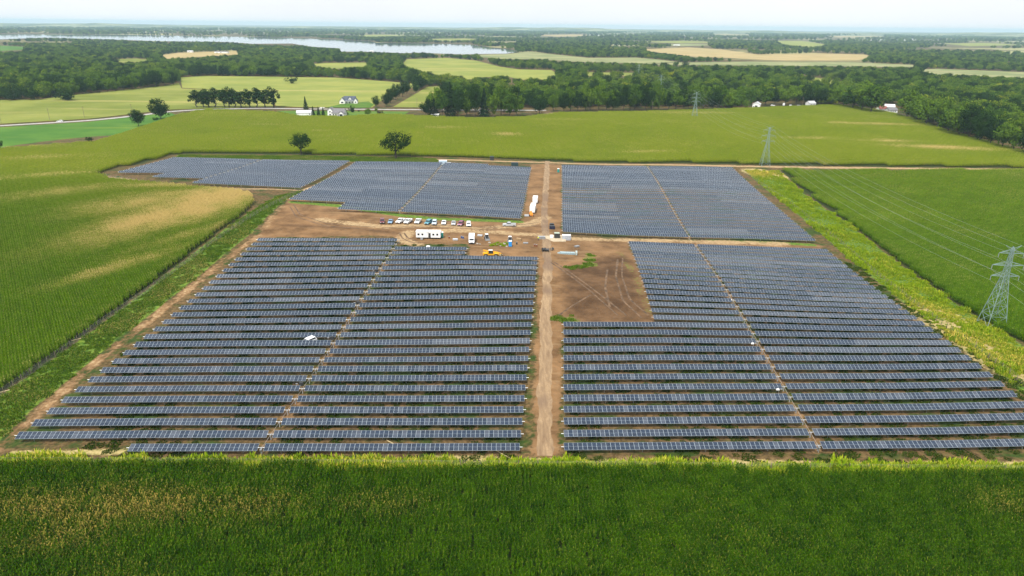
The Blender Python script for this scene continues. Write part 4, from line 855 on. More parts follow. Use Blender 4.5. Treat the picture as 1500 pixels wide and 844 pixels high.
def vehicle(kind, px, py, heading, pm, label, group=None):
    """front of the vehicle points along -y before heading is applied"""
    p = at(px, py); o = thing({'sedan': 'parked_car', 'suv': 'parked_car', 'pickup': 'pickup_truck', 'van': 'delivery_van'}[kind], label, {'sedan': 'car', 'suv': 'car', 'pickup': 'pickup', 'van': 'van'}[kind], (p[0], p[1], p[2]+.03), heading, group)
    if kind == 'sedan': L, w_, r = 4.7, .92, .34; low = [(-2.35, .30), (-2.35, .62), (-2.2, .76), (-1.0, .95), (1.55, .98), (2.3, .92), (2.35, .55), (2.3, .28)]; cab = [(-1.05, .94), (-.25, 1.40), (.15, 1.46), (.85, 1.44), (1.75, .97)]
    elif kind == 'suv': L, w_, r = 4.8, .97, .38; low = [(-2.4, .38), (-2.4, .80), (-2.25, .98), (-1.2, 1.10), (2.3, 1.12), (2.4, .9), (2.4, .4)]; cab = [(-1.25, 1.09), (-.55, 1.68), (-.1, 1.76), (2.0, 1.74), (2.32, 1.11)]
    elif kind == 'pickup': L, w_, r = 5.8, 1.0, .41; low = [(-2.9, .45), (-2.9, .88), (-2.75, 1.06), (-1.35, 1.18), (.95, 1.18), (.95, .78), (2.8, .78), (2.9, .78), (2.9, .45)]; cab = [(-1.4, 1.17), (-.75, 1.80), (-.35, 1.88), (.55, 1.87), (.92, 1.17)]
    else: L, w_, r = 6.2, 1.05, .42; low = [(-3.1, .45), (-3.1, .95), (-2.95, 1.15), (-2.2, 1.35), (-1.65, 2.1), (-1.4, 2.15), (-1.4, .5), (-1.35, .45)]; cab = None
    side_prism(low, w_).build('body', pm, o)
    if kind == 'van':
        b = MB(); b.box(-1.15, 1.15, -1.38, 3.1, .6, 2.95); b.build('cargo_box', pm, o); c_ = MB(); c_.box(-1.0, 1.0, -1.3, 3.0, .4, .6); c_.build('chassis', M_TRIM, o)
        g = MB(); g.add([(-.92, -2.20, 1.37), (.92, -2.20, 1.37), (.88, -1.70, 2.06), (-.88, -1.70, 2.06)], [(0, 1, 2, 3)]); 
        v = [(x, y-.02, z) for x, y, z in g.v]; g2 = MB().add(v, [(0, 1, 2, 3)]); g2.build('windscreen', M_GLASS, o)
        g = MB()
        for s in (-1, 1): g.add([(s*1.058, -2.1, 1.3), (s*1.058, -1.5, 1.3), (s*1.058, -1.5, 1.95), (s*1.058, -1.75, 1.95)], [(0, 1, 2, 3)])
        g.build('side_window', M_GLASS, o); wy = (-2.3, 2.1)
    else:
        side_prism(cab, w_-.07, 0, .18, cab[0][1]).build('cabin', pm, o); zt = max(z for y, z in cab); z0 = cab[0][1]
        (ya, za), (yb, zb) = cab[0], cab[1]; g = MB(); wv = lambda z: (w_-.07-.18*max(0, z-z0))
        q0 = (ya+(yb-ya)*.10, za+(zb-za)*.10); q1 = (ya+(yb-ya)*.95, za+(zb-za)*.95)
        g.add([(-wv(q0[1])+.08, q0[0]-.015, q0[1]+.012), (wv(q0[1])-.08, q0[0]-.015, q0[1]+.012), (wv(q1[1])-.08, q1[0]-.015, q1[1]+.012), (-wv(q1[1])+.08, q1[0]-.015, q1[1]+.012)], [(0, 1, 2, 3)]); g.build('windscreen', M_GLASS, o)
        (ya, za), (yb, zb) = cab[-1], cab[-2]; g = MB(); q0 = (ya+(yb-ya)*.15, za+(zb-za)*.15); q1 = (ya+(yb-ya)*.9, za+(zb-za)*.9)
        g.add([(wv(q0[1])-.1, q0[0]+.015, q0[1]+.012), (-wv(q0[1])+.1, q0[0]+.015, q0[1]+.012), (-wv(q1[1])+.1, q1[0]+.015, q1[1]+.012), (wv(q1[1])-.1, q1[0]+.015, q1[1]+.012)], [(0, 1, 2, 3)]); g.build('rear_window', M_GLASS, o)
        ymid = (cab[1][0]+cab[-2][0])/2; zl, zh = z0+.07, zt-.12
        for s in (-1, 1):
            for (y0_, y1_, t0, t1) in ((cab[0][0]+.22, ymid-.04, .42, 0), (ymid+.04, cab[-1][0]-.22, 0, .32)):
                g = MB(); g.add([(s*(wv(zl)+.008), y0_, zl), (s*(wv(zl)+.008), y1_, zl), (s*(wv(zh)+.008), y1_-t1, zh), (s*(wv(zh)+.008), y0_+t0, zh)], [(0, 1, 2, 3)]); g.build('side_window', M_GLASS, o)
        wy = (-L/2+.85, L/2-.85)
        if kind == 'pickup':
            b = MB(); b.box(-w_, -w_+.1, .97, 2.88, .78, 1.22); b.box(w_-.1, w_, .97, 2.88, .78, 1.22); b.box(-w_+.1, w_-.1, 2.8, 2.9, .78, 1.22); b.build('cargo_bed', pm, o)
    for x in (-w_+.1, w_-.1):
        for y in wy: wheel(o, x, y, r)
    yf = low[0][0]; zl = low[1][1]
    for s in (-1, 1):
        m = MB(); m.box(s*(w_-.30)-.18, s*(w_-.30)+.18, yf-.015, yf+.03, zl-.16, zl-.01); m.build('headlight', M_LAMP, o)
        m = MB(); m.box(s*(w_-.2)-.12, s*(w_-.2)+.12, L/2-.03, L/2+.02, .72, .90); m.build('tail_light', M_TAIL, o)
    m = MB(); m.box(-w_+.55, w_-.55, yf-.012, yf+.03, zl-.30, zl-.06); m.build('grille', M_TRIM, o); m = MB(); m.box(-w_+.03, w_-.03, yf-.06, yf+.05, low[0][1]+.02, low[0][1]+.2); m.build('bumper', M_TRIM if kind != 'pickup' else M_RIM, o)
    return o
WHT = paint('white', (.78, .79, .80)); SIL = paint('silver', (.42, .44, .46)); MAR = paint('maroon', (.12, .018, .03)); BLU = paint('blue', (.16, .28, .42)); TEA = paint('teal', (.08, .26, .33)); PUR = paint('plum', (.20, .05, .10)); GRY = paint('grey', (.22, .23, .25))
CG = 'vehicles parked in a line across the yard'
for (k, x, y, h, pm, l) in (('suv', 560, 326.5, .15, MAR, 'dark maroon car with pale roof rack, leftmost of the parked line'), ('sedan', 572.3, 326.5, 0, BLU, 'small grey blue car second from the left in the parked line'), ('pickup', 587, 326, -.35, WHT, 'large white pickup third from left in the parked line'), ('pickup', 598, 326.5, -.25, WHT, 'white pickup fourth from left with its nose angled left'), ('pickup', 612.5, 326.5, -.12, paint('cream', (.70, .72, .70)), 'pale white pickup in the middle of the parked line'), ('suv', 627.5, 328, -.3, TEA, 'teal blue car angled left in the parked line'), ('suv', 636.5, 328.5, 0, paint('pale_blue', (.45, .55, .64)), 'pale blue white car right beside the teal car'), ('sedan', 650.3, 328, 0, WHT, 'white car alone between the pale blue and the grey car'), ('sedan', 664.5, 328.8, 0, SIL, 'small silver car left of the plum coloured car'), ('suv', 675, 330, -.2, PUR, 'plum red car second from right in the parked line'), ('suv', 686.5, 331, .05, WHT, 'white car at the right end of the parked line')):
    vehicle(k, x, y, h, pm, l, CG)
vehicle('pickup', 746, 331.5, math.radians(-88), SIL, 'silver pickup seen from the side right of the parked line')
vehicle('pickup', 627, 367.5, math.radians(92), WHT, 'white pickup half hidden behind a panel row below the office trailer')
vehicle('suv', 452, 504, math.radians(-35), WHT, 'white car between panel rows of the front left block')
vehicle('van', 691, 355, .02, WHT, 'white box van facing the camera right of the office trailer')
vehicle('suv', 88, 179, math.radians(-80), WHT, 'white car driving on the far road at the left')
for i, (x, y) in enumerate(((1132, 155.5), (1148, 155), (1158, 155.5), (1170, 155.2))):
    vehicle(('suv', 'van', 'pickup', 'sedan')[i], x, y, random.uniform(0, 3), WHT if i < 3 else SIL, ['white car parked by the crest buildings', 'white van parked on the crest', 'white pickup parked on the crest lot', 'silver car parked by the house on the crest'][i])

# ================================================================ yard
M_WHITE = M('white_metal', (.80, .81, .81), .5, 0, .05, 1.0); M_GREYM = M('grey_metal', (.30, .31, .32), .5, .3, .1); M_DARK = M('dark_machine', (.03, .032, .035), .5, 0, .15); M_YEL = M('machine_yellow', (.75, .36, .01), .45, 0, .08); M_ORG = M('machine_orange', (.80, .28, .03), .5, 0, .08)
M_CONC = M('concrete', (.44, .36, .25), .95, 0, .12, 1.2); M_GREEN = M('transformer_green', (.03, .07, .05), .5, 0, .1); M_ROOFG = M('shingle_grey', (.17, .165, .175), .9, 0, .15, 2.0); M_ROOFD = M('shingle_blue_grey', (.07, .085, .12), .85, 0, .15, 2.0)
p = at(628, 349); o = thing('office_trailer', 'long white site office trailer with a dark doorway in the yard', 'trailer', p, math.radians(-2)); o.scale = (.88, .9, .9)
for s in (-1, 1):
    b = MB(); b.box(*((-5.6, -.12) if s < 0 else (.12, 5.6)), -1.5, 1.5, .75, 3.35); b.build('trailer_unit', M_WHITE, o); b = MB(); b.box(*((-5.7, -.06) if s < 0 else (.06, 5.7)), -1.6, 1.6, 3.35, 3.47); b.build('roof', M_WHITE, o); b = MB(); b.box(s*2.85-2.6, s*2.85+2.6, -1.3, 1.3, .45, .75); b.build('chassis', M_TRIM, o)
b = MB(); b.box(.25, 1.15, -1.56, -1.49, .8, 2.85); b.build('door', M_TRIM, o)
for x in (-4.4, -2.6, 2.4, 4.2):
    b = MB(); b.box(x-.45, x+.45, -1.55, -1.49, 1.75, 2.6); b.build('window', M_GLASS, o)
b = MB(); b.box(-3.4, -2.2, -2.8, -1.52, .35, .95); b.box(-3.3, -2.3, -3.2, -2.8, .05, .35); b.build('steps', M_GREYM, o)
for x in (-4.6, -1.2, 1.4, 4.6): wheel(o, x, -.9, .38)
def toilet(x, y, c, nm, l):
    p = at(x, y); o = thing('portable_toilet', l, 'toilet', p, random.uniform(-.2, .2)); m = M('plastic_'+nm, c, .45, 0, .06)
    b = MB(); b.box(-.62, .62, -.62, .62, .12, 2.15, 0, (.03, .03, .03, .03)); b.build('cabin', m, o); b = MB(); b.box(-.66, .66, -.66, .66, 2.15, 2.28); b.box(-.6, .6, -.6, .6, 2.28, 2.46, 0, (.2, .2, .35, .35)); b.build('roof', M_WHITE, o)
    b = MB(); b.box(-.40, .40, -.655, -.60, .2, 1.98); d = b.build('door', m, o); b = MB(); b.box(.25, .34, -.69, -.65, 1.0, 1.12); b.build('handle', M_TRIM, d); b = MB(); b.box(-.66, .66, -.66, .66, 0, .12); b.build('skid', M_TRIM, o)
toilet(647.3, 348, (.01, .24, .20), 'teal', 'teal portable toilet with white roof beside the office trailer'); toilet(747.5, 361, (.03, .26, .65), 'blue', 'bright blue portable toilet with white roof near the telehandler'); toilet(817.8, 252.5, (.01, .26, .24), 'turquoise', 'turquoise portable toilet at the far end of the dirt road')
def skid_steer(x, y, h, l):
    p = at(x, y); o = thing('skid_steer', l, 'loader', p, h)
    side_prism([(-1.2, .35), (-1.2, 1.0), (-.5, 1.1), (1.3, 1.25), (1.45, .9), (1.45, .35)], .62).build('body', M_DARK, o); b = MB(); b.box(-.55, .55, -.55, .75, 1.1, 2.1, 0, (.04, .04, .1, .05)); b.build('cab', M_DARK, o); b = MB(); b.box(-.6, .6, -.6, .8, 2.1, 2.2); b.build('cab_roof', M_WHITE, o)
    for sx in (-.8, .8):
        for sy in (-.65, .85): wheel(o, sx, sy, .42, .3)
        b = MB(); b.tube((sx*.9, 1.2, 1.5), (sx*.9, -1.3, .9), .09, 6); b.tube((sx*.9, -1.3, .9), (sx*.9, -1.6, .3), .09, 6); b.build('lift_arm', M_GREYM, o)
    b = MB(); b.add([(-.95, -1.6, .08), (.95, -1.6, .08), (.95, -2.3, .1), (-.95, -2.3, .1), (-.95, -1.55, .7), (.95, -1.55, .7)], [(0, 1, 2, 3), (0, 4, 5, 1), (0, 3, 4), (1, 5, 2)]); b.build('bucket', M_GREYM, o)
skid_steer(713, 350.5, .2, 'dark skid steer loader between the white van and the rubble'); skid_steer(747, 354, -.1, 'dark skid steer loader behind the blue toilet')
p = at(719, 375.5); o = thing('telehandler', 'yellow telehandler with black cab parked at the top of the panels', 'telehandler', p, math.radians(90))
side_prism([(-2.9, .7), (-2.9, 1.3), (-1.4, 1.5), (2.6, 1.6), (3.0, 1.3), (3.0, .7)], .85).build('chassis', M_YEL, o); b = MB(); b.box(-.95, -.05, -.9, .9, 1.4, 2.55, 0, (.05, .02, .25, .1)); b.build('cab', M_DARK, o); b = MB(); b.box(-.98, -.02, -.7, .85, 2.55, 2.65); b.build('cab_roof', M_WHITE, o)
b = MB(); b.tube((.35, 2.9, 2.3), (.35, -2.9, 1.35), .26, 4); b.tube((.35, -2.9, 1.35), (.35, -4.0, .9), .2, 4); b.build('boom', M_YEL, o); b = MB(); b.box(.05, .95, -.8, 1.6, 1.5, 2.0); b.build('engine_cover', M_YEL, o)
for s in (-1, 1): b = MB(); b.box(s*.35+.29, s*.35+.41, -5.2, -4.0, .3, .38); b.box(s*.35+.29, s*.35+.41, -4.1, -3.98, .3, 1.1); b.build('fork', M_DARK, o)
for sx in (-1.0, 1.0):
    for sy in (-1.9, 1.9): wheel(o, sx, sy, .62, .4)
    for sy in (-1.9, 1.9): b = MB(); b.box(sx-.22, sx+.22, sy-.7, sy+.7, 1.28, 1.38); b.build('fender', M_YEL, o)
# trailers and machine by the road
def box_trailer(x, y, L, h, l, rz):
    p = at(x, y); o = thing('box_trailer', l, 'trailer', p, rz); b = MB(); b.box(-1.25, 1.25, -L/2, L/2, .7, h); b.build('box', M_WHITE, o); b = MB(); b.box(-1.0, 1.0, -L/2+.1, L/2-.1, .5, .7); b.build('chassis', M_TRIM, o); b = MB(); b.box(-1.15, -.02, -L/2-.04, -L/2+.02, .75, h-.1); b.build('rear_door', M_WHITE, o); b = MB(); b.box(.02, 1.15, -L/2-.04, -L/2+.02, .75, h-.1); b.build('rear_door', M_WHITE, o)
    b = MB(); b.tube((-.7, L/2, .6), (0, L/2+1.5, .6), .06, 5); b.tube((.7, L/2, .6), (0, L/2+1.5, .6), .06, 5); b.build('drawbar', M_TRIM, o)
    for sx in (-1.1, 1.1):
        for sy in (-.5, .5): wheel(o, sx, sy, .38)
    return o
box_trailer(784, 297, 5.5, 3.1, 'white box trailer at the far side of the white truck by the road', -.1)
o = box_trailer(780.5, 310, 9.0, 3.3, 'long white trailer with an open roof hatch beside the dirt road', -.12); b = MB(); b.box(-.7, .7, -2.4, -1.0, 3.302, 3.36); b.build('roof_hatch', M('plywood', (.45, .34, .16), .9, 0, .2), o)
p = at(778, 316.5); o = thing('trencher', 'small orange tracked machine behind the long white trailer', 'machine', p, .2); b = MB(); b.box(-.7, .7, -1.1, 1.1, .55, 1.5, 0, (.1, .1, .3, .1)); b.build('body', M_ORG, o); b = MB(); b.box(-.5, .5, .1, .9, 1.5, 2.3, 0, (.1, .1, .1, .1)); b.build('cab', M_ORG, o)
for s in (-1, 1): side_prism([(-1.3, .2), (-1.1, .02), (1.1, .02), (1.3, .2), (1.1, .58), (-1.1, .58)], .17).build('track', M_TYRE, o).location.x = s*.75
b = MB(); b.tube((0, -1.0, 1.2), (0, -2.0, 1.6), .12, 6); b.tube((0, -2.0, 1.6), (0, -2.5, .3), .09, 6); b.build('boom', M_ORG, o)
def pallet(x, y, n, w_, d, l, rz=0.0, mat=None, cat='panel stack'):
    p = at(x, y); o = thing('panel_stack', l, cat, p, rz); b = MB()
    for k in (-1, 0, 1): b.box(-w_/2, w_/2, k*d*.45-.06, k*d*.45+.06, 0, .1)
    for k in range(5): b.box(-w_/2+k*w_/4.6, -w_/2+k*w_/4.6+.12, -d/2, d/2, .1, .125)
    b.build('pallet', M_WOOD, o)
    for k in range(n): b = MB(); j = random.uniform(-.04, .04); b.box(-w_/2+j, w_/2+j, -d/2, d/2, .13+k*.075, .19+k*.075); b.build('panel', mat or M('stacked_panel', (.55, .60, .66), .35, .2, .06), o)
pallet(771.5, 317, 8, 2.0, 1.1, 'grey stack of panels left of the orange machine')
for i, (x, y, n, l) in enumerate(((703, 346, 6, 'pallet of panels behind the white box van'), (760, 352, 10, 'tall pallet of panels right of the blue toilet'), (770, 357, 5, 'low pallet of panels nearest the road junction'), (667, 352, 7, 'pallet of panels between office trailer and box van'), (777, 346, 4, 'low pallet of panels beside the concrete pad'), (845, 362, 6, 'pallet of panels behind the pale tube bundle'))):
    pallet(x, y, n, 2.0, 1.1, l, random.uniform(-.6, .6), (None, M('cardboard', (.36, .24, .12), .9, 0, .1), M_GREYM)[i % 3])
for i, (x, y) in enumerate(((676, 349), (678.5, 349.6), (757, 358), (783, 361), (786, 361.6), (658, 349.5))):
    p = at(x, y); b = MB(); b.tube((0, 0, 0), (0, 0, .9), .3, 12); o = thing('drum', ['left blue drum left of the box van', 'right blue drum left of the box van', 'black drum right of the blue toilet', 'left rust drum by the road junction', 'right rust drum by the road junction', 'rust drum right of the teal toilet'][i], 'drum', p); b.build('barrel', M(('drum_blue', 'drum_blue', 'drum_black', 'drum_rust', 'drum_rust', 'drum_rust')[i], ((.03, .10, .30), (.03, .10, .30), (.02, .02, .02), (.22, .07, .03), (.22, .07, .03), (.22, .07, .03))[i], .5, 0, .15), o); b = MB(); b.tube((0, 0, .9), (0, 0, .93), .31, 12); b.build('rim', M_GREYM, o)
# inverter pads
def slab(pxs, name, label):
    q_ = W(pxs); c_ = q_.mean(0); z = float(np.mean(H(q_[:, 0], q_[:, 1])))+.05; mb = MB(); n = len(q_); zb = float(np.min(H(q_[:, 0], q_[:, 1])))-.3
    vs = [(a-c_[0], b_-c_[1], zb-z) for a, b_ in q_]+[(a-c_[0], b_-c_[1], .15) for a, b_ in q_]
    mb.add(vs, [tuple(range(n))[::-1], tuple(range(n, 2*n))]+[(i, (i+1) % n, n+(i+1) % n, n+i) for i in range(n)]); o = mb.build(name, M_CONC, None, (c_[0], c_[1], z)); tag(o, label, 'pad'); return z+.15
zs_ = slab([(784, 353.5), (829, 354.5), (828, 347), (788, 346)], 'concrete_pad', 'pale concrete pad with electrical cabinets at the road bend')
def cabinet(x, y, w_, d, h, mat, roof, label, name='electrical_cabinet', fins=0, rz=0.0, z=None):
    p = at(x, y); o = thing(name, label, 'cabinet', (p[0], p[1], p[2] if z is None else z), rz); b = MB(); b.box(-w_/2, w_/2, -d/2, d/2, 0, h); b.build('housing', mat, o); b = MB(); b.box(-w_/2-.06, w_/2+.06, -d/2-.06, d/2+.06, h, h+.1); b.build('lid', roof, o)
    for s in (-1, 1): b = MB(); b.box(s*w_*.24-w_*.2, s*w_*.24+w_*.2, -d/2-.03, -d/2+.01, .12, h-.12); dd = b.build('door', mat, o); b = MB(); b.box(s*w_*.08-.03, s*w_*.08+.03, -d/2-.07, -d/2-.03, h*.45, h*.6); b.build('handle', M_TRIM, dd)
    for k in range(fins): b = MB(); b.box(w_/2, w_/2+.22, -d/2+.1+k*(d-.2)/max(1, fins), -d/2+.14+k*(d-.2)/max(1, fins), .2, h-.15); b.build('cooling_fin', mat, o)
    return o
cabinet(815.5, 349.5, 2.1, 1.8, 2.0, M_DARK, M('lid_sage', (.36, .42, .34), .6, 0, .1), 'black transformer cabinet with pale lid on the pad', 'transformer', 7, 0, zs_)
cabinet(793.5, 350, 2.6, 1.2, 1.1, M_GREYM, M_GALV, 'low grey switchgear cabinet at the left of the pad', 'switchgear', 4, 0, zs_)
cabinet(808, 349, 1.3, 1.2, .9, M_WHITE, M_WHITE, 'small white cabinet left of the black transformer', 'electrical_cabinet', 0, 0, zs_)
cabinet(829.5, 351.5, 3.4, 1.6, 2.1, M('inverter_grey', (.42, .46, .52), .5, .2, .1), M_WHITE, 'grey inverter with a white canopy at the corner of the back right panels', 'inverter', 5)
cabinet(808.5, 335.5, 2.2, 1.5, 1.4, M('navy_box', (.015, .02, .05), .5, 0, .1), M_DARK, 'navy generator box beside the dirt road bend', 'generator', 3)
cabinet(808, 331.5, 1.8, 1.3, 1.2, M_DARK, M_DARK, 'small black box behind the navy generator', 'generator', 2)
cabinet(649, 240.5, 5.0, 2.4, 2.3, M('container_blue', (.42, .55, .66), .5, 0, .08), M_WHITE, 'pale blue container with white roof at the back of the panels', 'storage_container', 0)
cabinet(720.5, 235, 2.6, 2.0, 2.6, M_DARK, M_GREEN, 'dark green box in the corn edge behind the panels', 'transformer', 0); cabinet(754, 243, 4.4, 2.2, 2.1, M('container_dark', (.02, .05, .06), .5, 0, .1), M_DARK, 'dark container at the back edge of the middle panels', 'storage_container', 0)
cabinet(657, 242, 3.0, 1.4, 1.6, M_WHITE, M_WHITE, 'small white cabinet right of the pale blue container', 'electrical_cabinet')
# wrapped bundle of tubes, spools, rubble
p = at(833, 372); o = thing('tube_bundle', 'pale wrapped bundle of steel tubes lying on the bare soil', 'bundle', p, -.1); b_w = M('wrap_pale_blue', (.30, .40, .43), .5, 0, .2)
for k in range(9):
    b = MB(); y = (k % 5-2)*.42+(.21 if k > 4 else 0); b.tube((-3.2+random.uniform(-1.4, .6), y, .2+(.34 if k > 4 else 0)), (2.4, y*1.15, .2+(.34 if k > 4 else 0)), .15, 8); b.build('tube', b_w, o)
b = MB(); b.box(2.6, 3.3, -1.4, 1.4, 0, 1.0); b.build('crate', M('crate_pale', (.36, .42, .40), .7, 0, .1), o)
def spool(x, y, r, l, rz):
    p = at(x, y); o = thing('cable_spool', l, 'spool', p, rz); 
    for s in (-1, 1): b = MB(); b.tube((s*.55, 0, r), (s*.65, 0, r), r, 16); b.build('flange', M_WOOD if r < .7 else M_DARK, o)
    b = MB(); b.tube((-.55, 0, r), (.55, 0, r), r*.72, 14); b.build('cable', M_DARK, o)
spool(796.5, 368.5, .8, 'black cable spool, left of the pair on the bare soil', .3); spool(801.5, 368.8, .75, 'black cable spool, right of the pair on the bare soil', -.2); spool(808.5, 367, .6, 'smaller brown cable spool left of the pale bundle', .9)
M_RUB = M('rubble', (.40, .36, .30), .95, 0, .3, 2.0)
for i, (x, y, s) in enumerate(((728, 359, .5), (733, 361, .4), (739, 358, .7), (742, 361.5, .45), (699, 357.5, .5), (717, 356.5, .6), (733, 374.5, .8), (703, 358.2, .4))):
    p = at(x, y); mb = MB(); mb.ball((0, 0, s*.35), s, s*.8, s*.6, 8, 5, 0, .25); tag(mb.build('debris_heap', M_RUB if i != 6 else M('sand', (.62, .50, .25), .95, 0, .1), None, p), ['pale debris heap left of the small weeds', 'small debris lump in the middle of the weeds', 'pale debris heap beside the weed tuft', 'debris lump near the blue toilet', 'pale debris lump at the right of the white van', 'dark debris lump below the first loader', 'yellow sand heap right of the telehandler', 'small pale scrap in front of the white van'][i], 'debris', 'debris scattered in the yard')
pw = np.vstack([at(x, y)[:2]+rng.normal(0, 1.2, (5, 2)) for x, y in ((722, 359), (727, 357), (737, 359), (742, 357.5))]); scatter('yard_weeds', np.column_stack([pw, H(pw[:, 0], pw[:, 1])]), rng.uniform(0, 6, len(pw)), rng.uniform(.35, .6, len(pw)), np.full(len(pw), .05), rng.integers(0, 3, len(pw)), WEED, 'green weeds growing among the debris in the yard', 'weeds')
pw = np.vstack([at(x, y)[:2]+rng.normal(0, 1.1, (7, 2)) for x, y in ((866, 374), (867, 381), (862, 387), (850, 390), (840, 392), (818, 467), (830, 469))]); scatter('yard_weeds', np.column_stack([pw, H(pw[:, 0], pw[:, 1])]), rng.uniform(0, 6, len(pw)), rng.uniform(.6, 1.1, len(pw)), np.full(len(pw), .15), rng.integers(0, 3, len(pw)), LOW, 'curved green weed patch on the bare soil right of the road', 'weeds')
# tracker drive motors in the aisle
for i, (x, y) in enumerate(((442, 570), (487, 502), (525, 450), (552, 402.5), (579, 356))):
    p = at(x, y); o = thing('drive_motor', f'dark drive motor box on a post in the front left aisle, {ordinal(i+1)} from the front', 'motor', p, 0, 'drive motors of the front left block'); b = MB(); b.tube((0, 0, -.2), (0, 0, 1.1), .06, 6); b.build('post', M_GALV, o); b = MB(); b.box(-.55, .55, -.25, .25, 1.0, 1.95, 0, (.05, .05, .03, .03)); b.build('motor_box', M_DARK, o); b = MB(); b.box(-1.35, -.85, -.2, .2, 1.5, 1.54); b.tube((-1.1, 0, -.2), (-1.1, 0, 1.5), .04, 5); b.build('sensor_panel', M_GREYM, o)
for i, (x, y) in enumerate(((1140, 578), (1103, 510), (1071, 445))):
    p = at(x, y); o = thing('drive_motor', f'white drive motor housing beside the right shaft, {ordinal(i+1)} from the front', 'motor', p, 0, 'drive motors of the front right block'); b = MB(); b.tube((0, 0, -.2), (0, 0, 1.2), .06, 6); b.build('post', M_GALV, o); b = MB(); b.box(-.7, .1, -.2, .2, 1.3, 1.65, 0, (.1, .1, .05, .05)); b.build('motor_box', M_WHITE, o); b = MB(); b.tube((.3, 0, 1.5), (.8, 0, 1.5), .16, 8); b.build('motor', M_GREYM, o)
# timbers and a strap lying between the rows
for i, (x, y, L, rz) in enumerate(((740, 668, 6.2, -.75), (575, 650, 4.0, -.7), (652, 605, 4.0, -.6), (5, 574, 4.2, .7), (115, 497, 3.5, .7))):
    p = at(x, y); mb = MB(); mb.box(-L/2, L/2, -.08, .08, .03, .16); o = mb.build('timber', M('fresh_timber', (.55, .44, .24), .9, 0, .15), None, p, rz); tag(o, ['pale timber lying at the road end of the front row', 'pale timber lying behind the front row', 'pale timber lying between rows left of the road', 'pale pole lying by the left corn at the picture edge', 'pale pole lying beside the left fence'][i], 'timber')

# ================================================================ people
def person(x, y, rz, label, vest, z=None):
    p = at(x, y); o = thing('person', label, 'person', (p[0], p[1], p[2] if z is None else z), rz)
    J = {'pel': (0, 0, .95, .15), 'wai': (0, 0, 1.12, .14), 'che': (0, -.01, 1.36, .17), 'nec': (0, 0, 1.52, .065), 'hd0': (0, -.01, 1.60, .085), 'hd1': (0, -.015, 1.74, .085)}
    for s, n in ((-1, 'l'), (1, 'r')):
        J.update({n+'hip': (s*.10, 0, .90, .10), n+'kne': (s*.12, -.03, .50, .068), n+'ank': (s*.13, .02, .09, .048), n+'toe': (s*.14, -.15, .05, .04), n+'sho': (s*.20, 0, 1.44, .065), n+'elb': (s*.27, .02, 1.16, .048), n+'wri': (s*.26, -.10, .93, .036), n+'hnd': (s*.255, -.14, .85, .035)})
    K = list(J); ed = [('pel', 'wai'), ('wai', 'che'), ('che', 'nec'), ('nec', 'hd0'), ('hd0', 'hd1')]
    for n in 'lr': ed += [('pel', n+'hip'), (n+'hip', n+'kne'), (n+'kne', n+'ank'), (n+'ank', n+'toe'), ('che', n+'sho'), (n+'sho', n+'elb'), (n+'elb', n+'wri'), (n+'wri', n+'hnd')]
    me = bpy.data.meshes.new('body'); me.from_pydata([J[k][:3] for k in K], [(K.index(a), K.index(b)) for a, b in ed], []); b = obj('body', me, o)
    sm = b.modifiers.new('skin', 'SKIN'); 
    lay = me.skin_vertices[0] if me.skin_vertices else None
    if lay is None:
        bpy.context.view_layer.objects.active = b; bpy.ops.mesh.customdata_skin_add(); lay = me.skin_vertices[0]
    for i, k in enumerate(K): lay.data[i].radius = (J[k][3], J[k][3]); lay.data[i].use_root = (k == 'pel')
    ss = b.modifiers.new('smooth', 'SUBSURF'); ss.levels = 1; ss.render_levels = 1
    pm, nt, bs = new_mat('clothes_and_skin'); z_ = node(nt, 'ShaderNodeSeparateXYZ'); nt.links.new(node(nt, 'ShaderNodeTexCoord').outputs['Object'], z_.inputs[0])
    c = mixc(nt, math_(nt, 'GREATER_THAN', z_.outputs[2], 1.0), (.04, .05, .09), vest); c = mixc(nt, math_(nt, 'GREATER_THAN', z_.outputs[2], 1.53), c, (.45, .28, .20)); nt.links.new(c, bs.inputs['Base Color']); me.materials.append(pm)
    h = MB(); h.ball((0, -.01, 1.76), .125, .145, .105, 10, 5); h.tube((0, -.06, 1.74), (0, -.17, 1.73), .09, 8, 0, .06); h.build('helmet', M_WHITE, o, smooth=True)
VEST = (.62, .72, .02)
person(522, 465, .4, 'person in a yellow safety vest standing in the aisle of the left panels', VEST); person(833.5, 352, .9, 'person in a yellow safety vest by the grey inverter', VEST); person(788.5, 352.5, -.6, 'person in a yellow safety vest at the left end of the concrete pad', VEST)

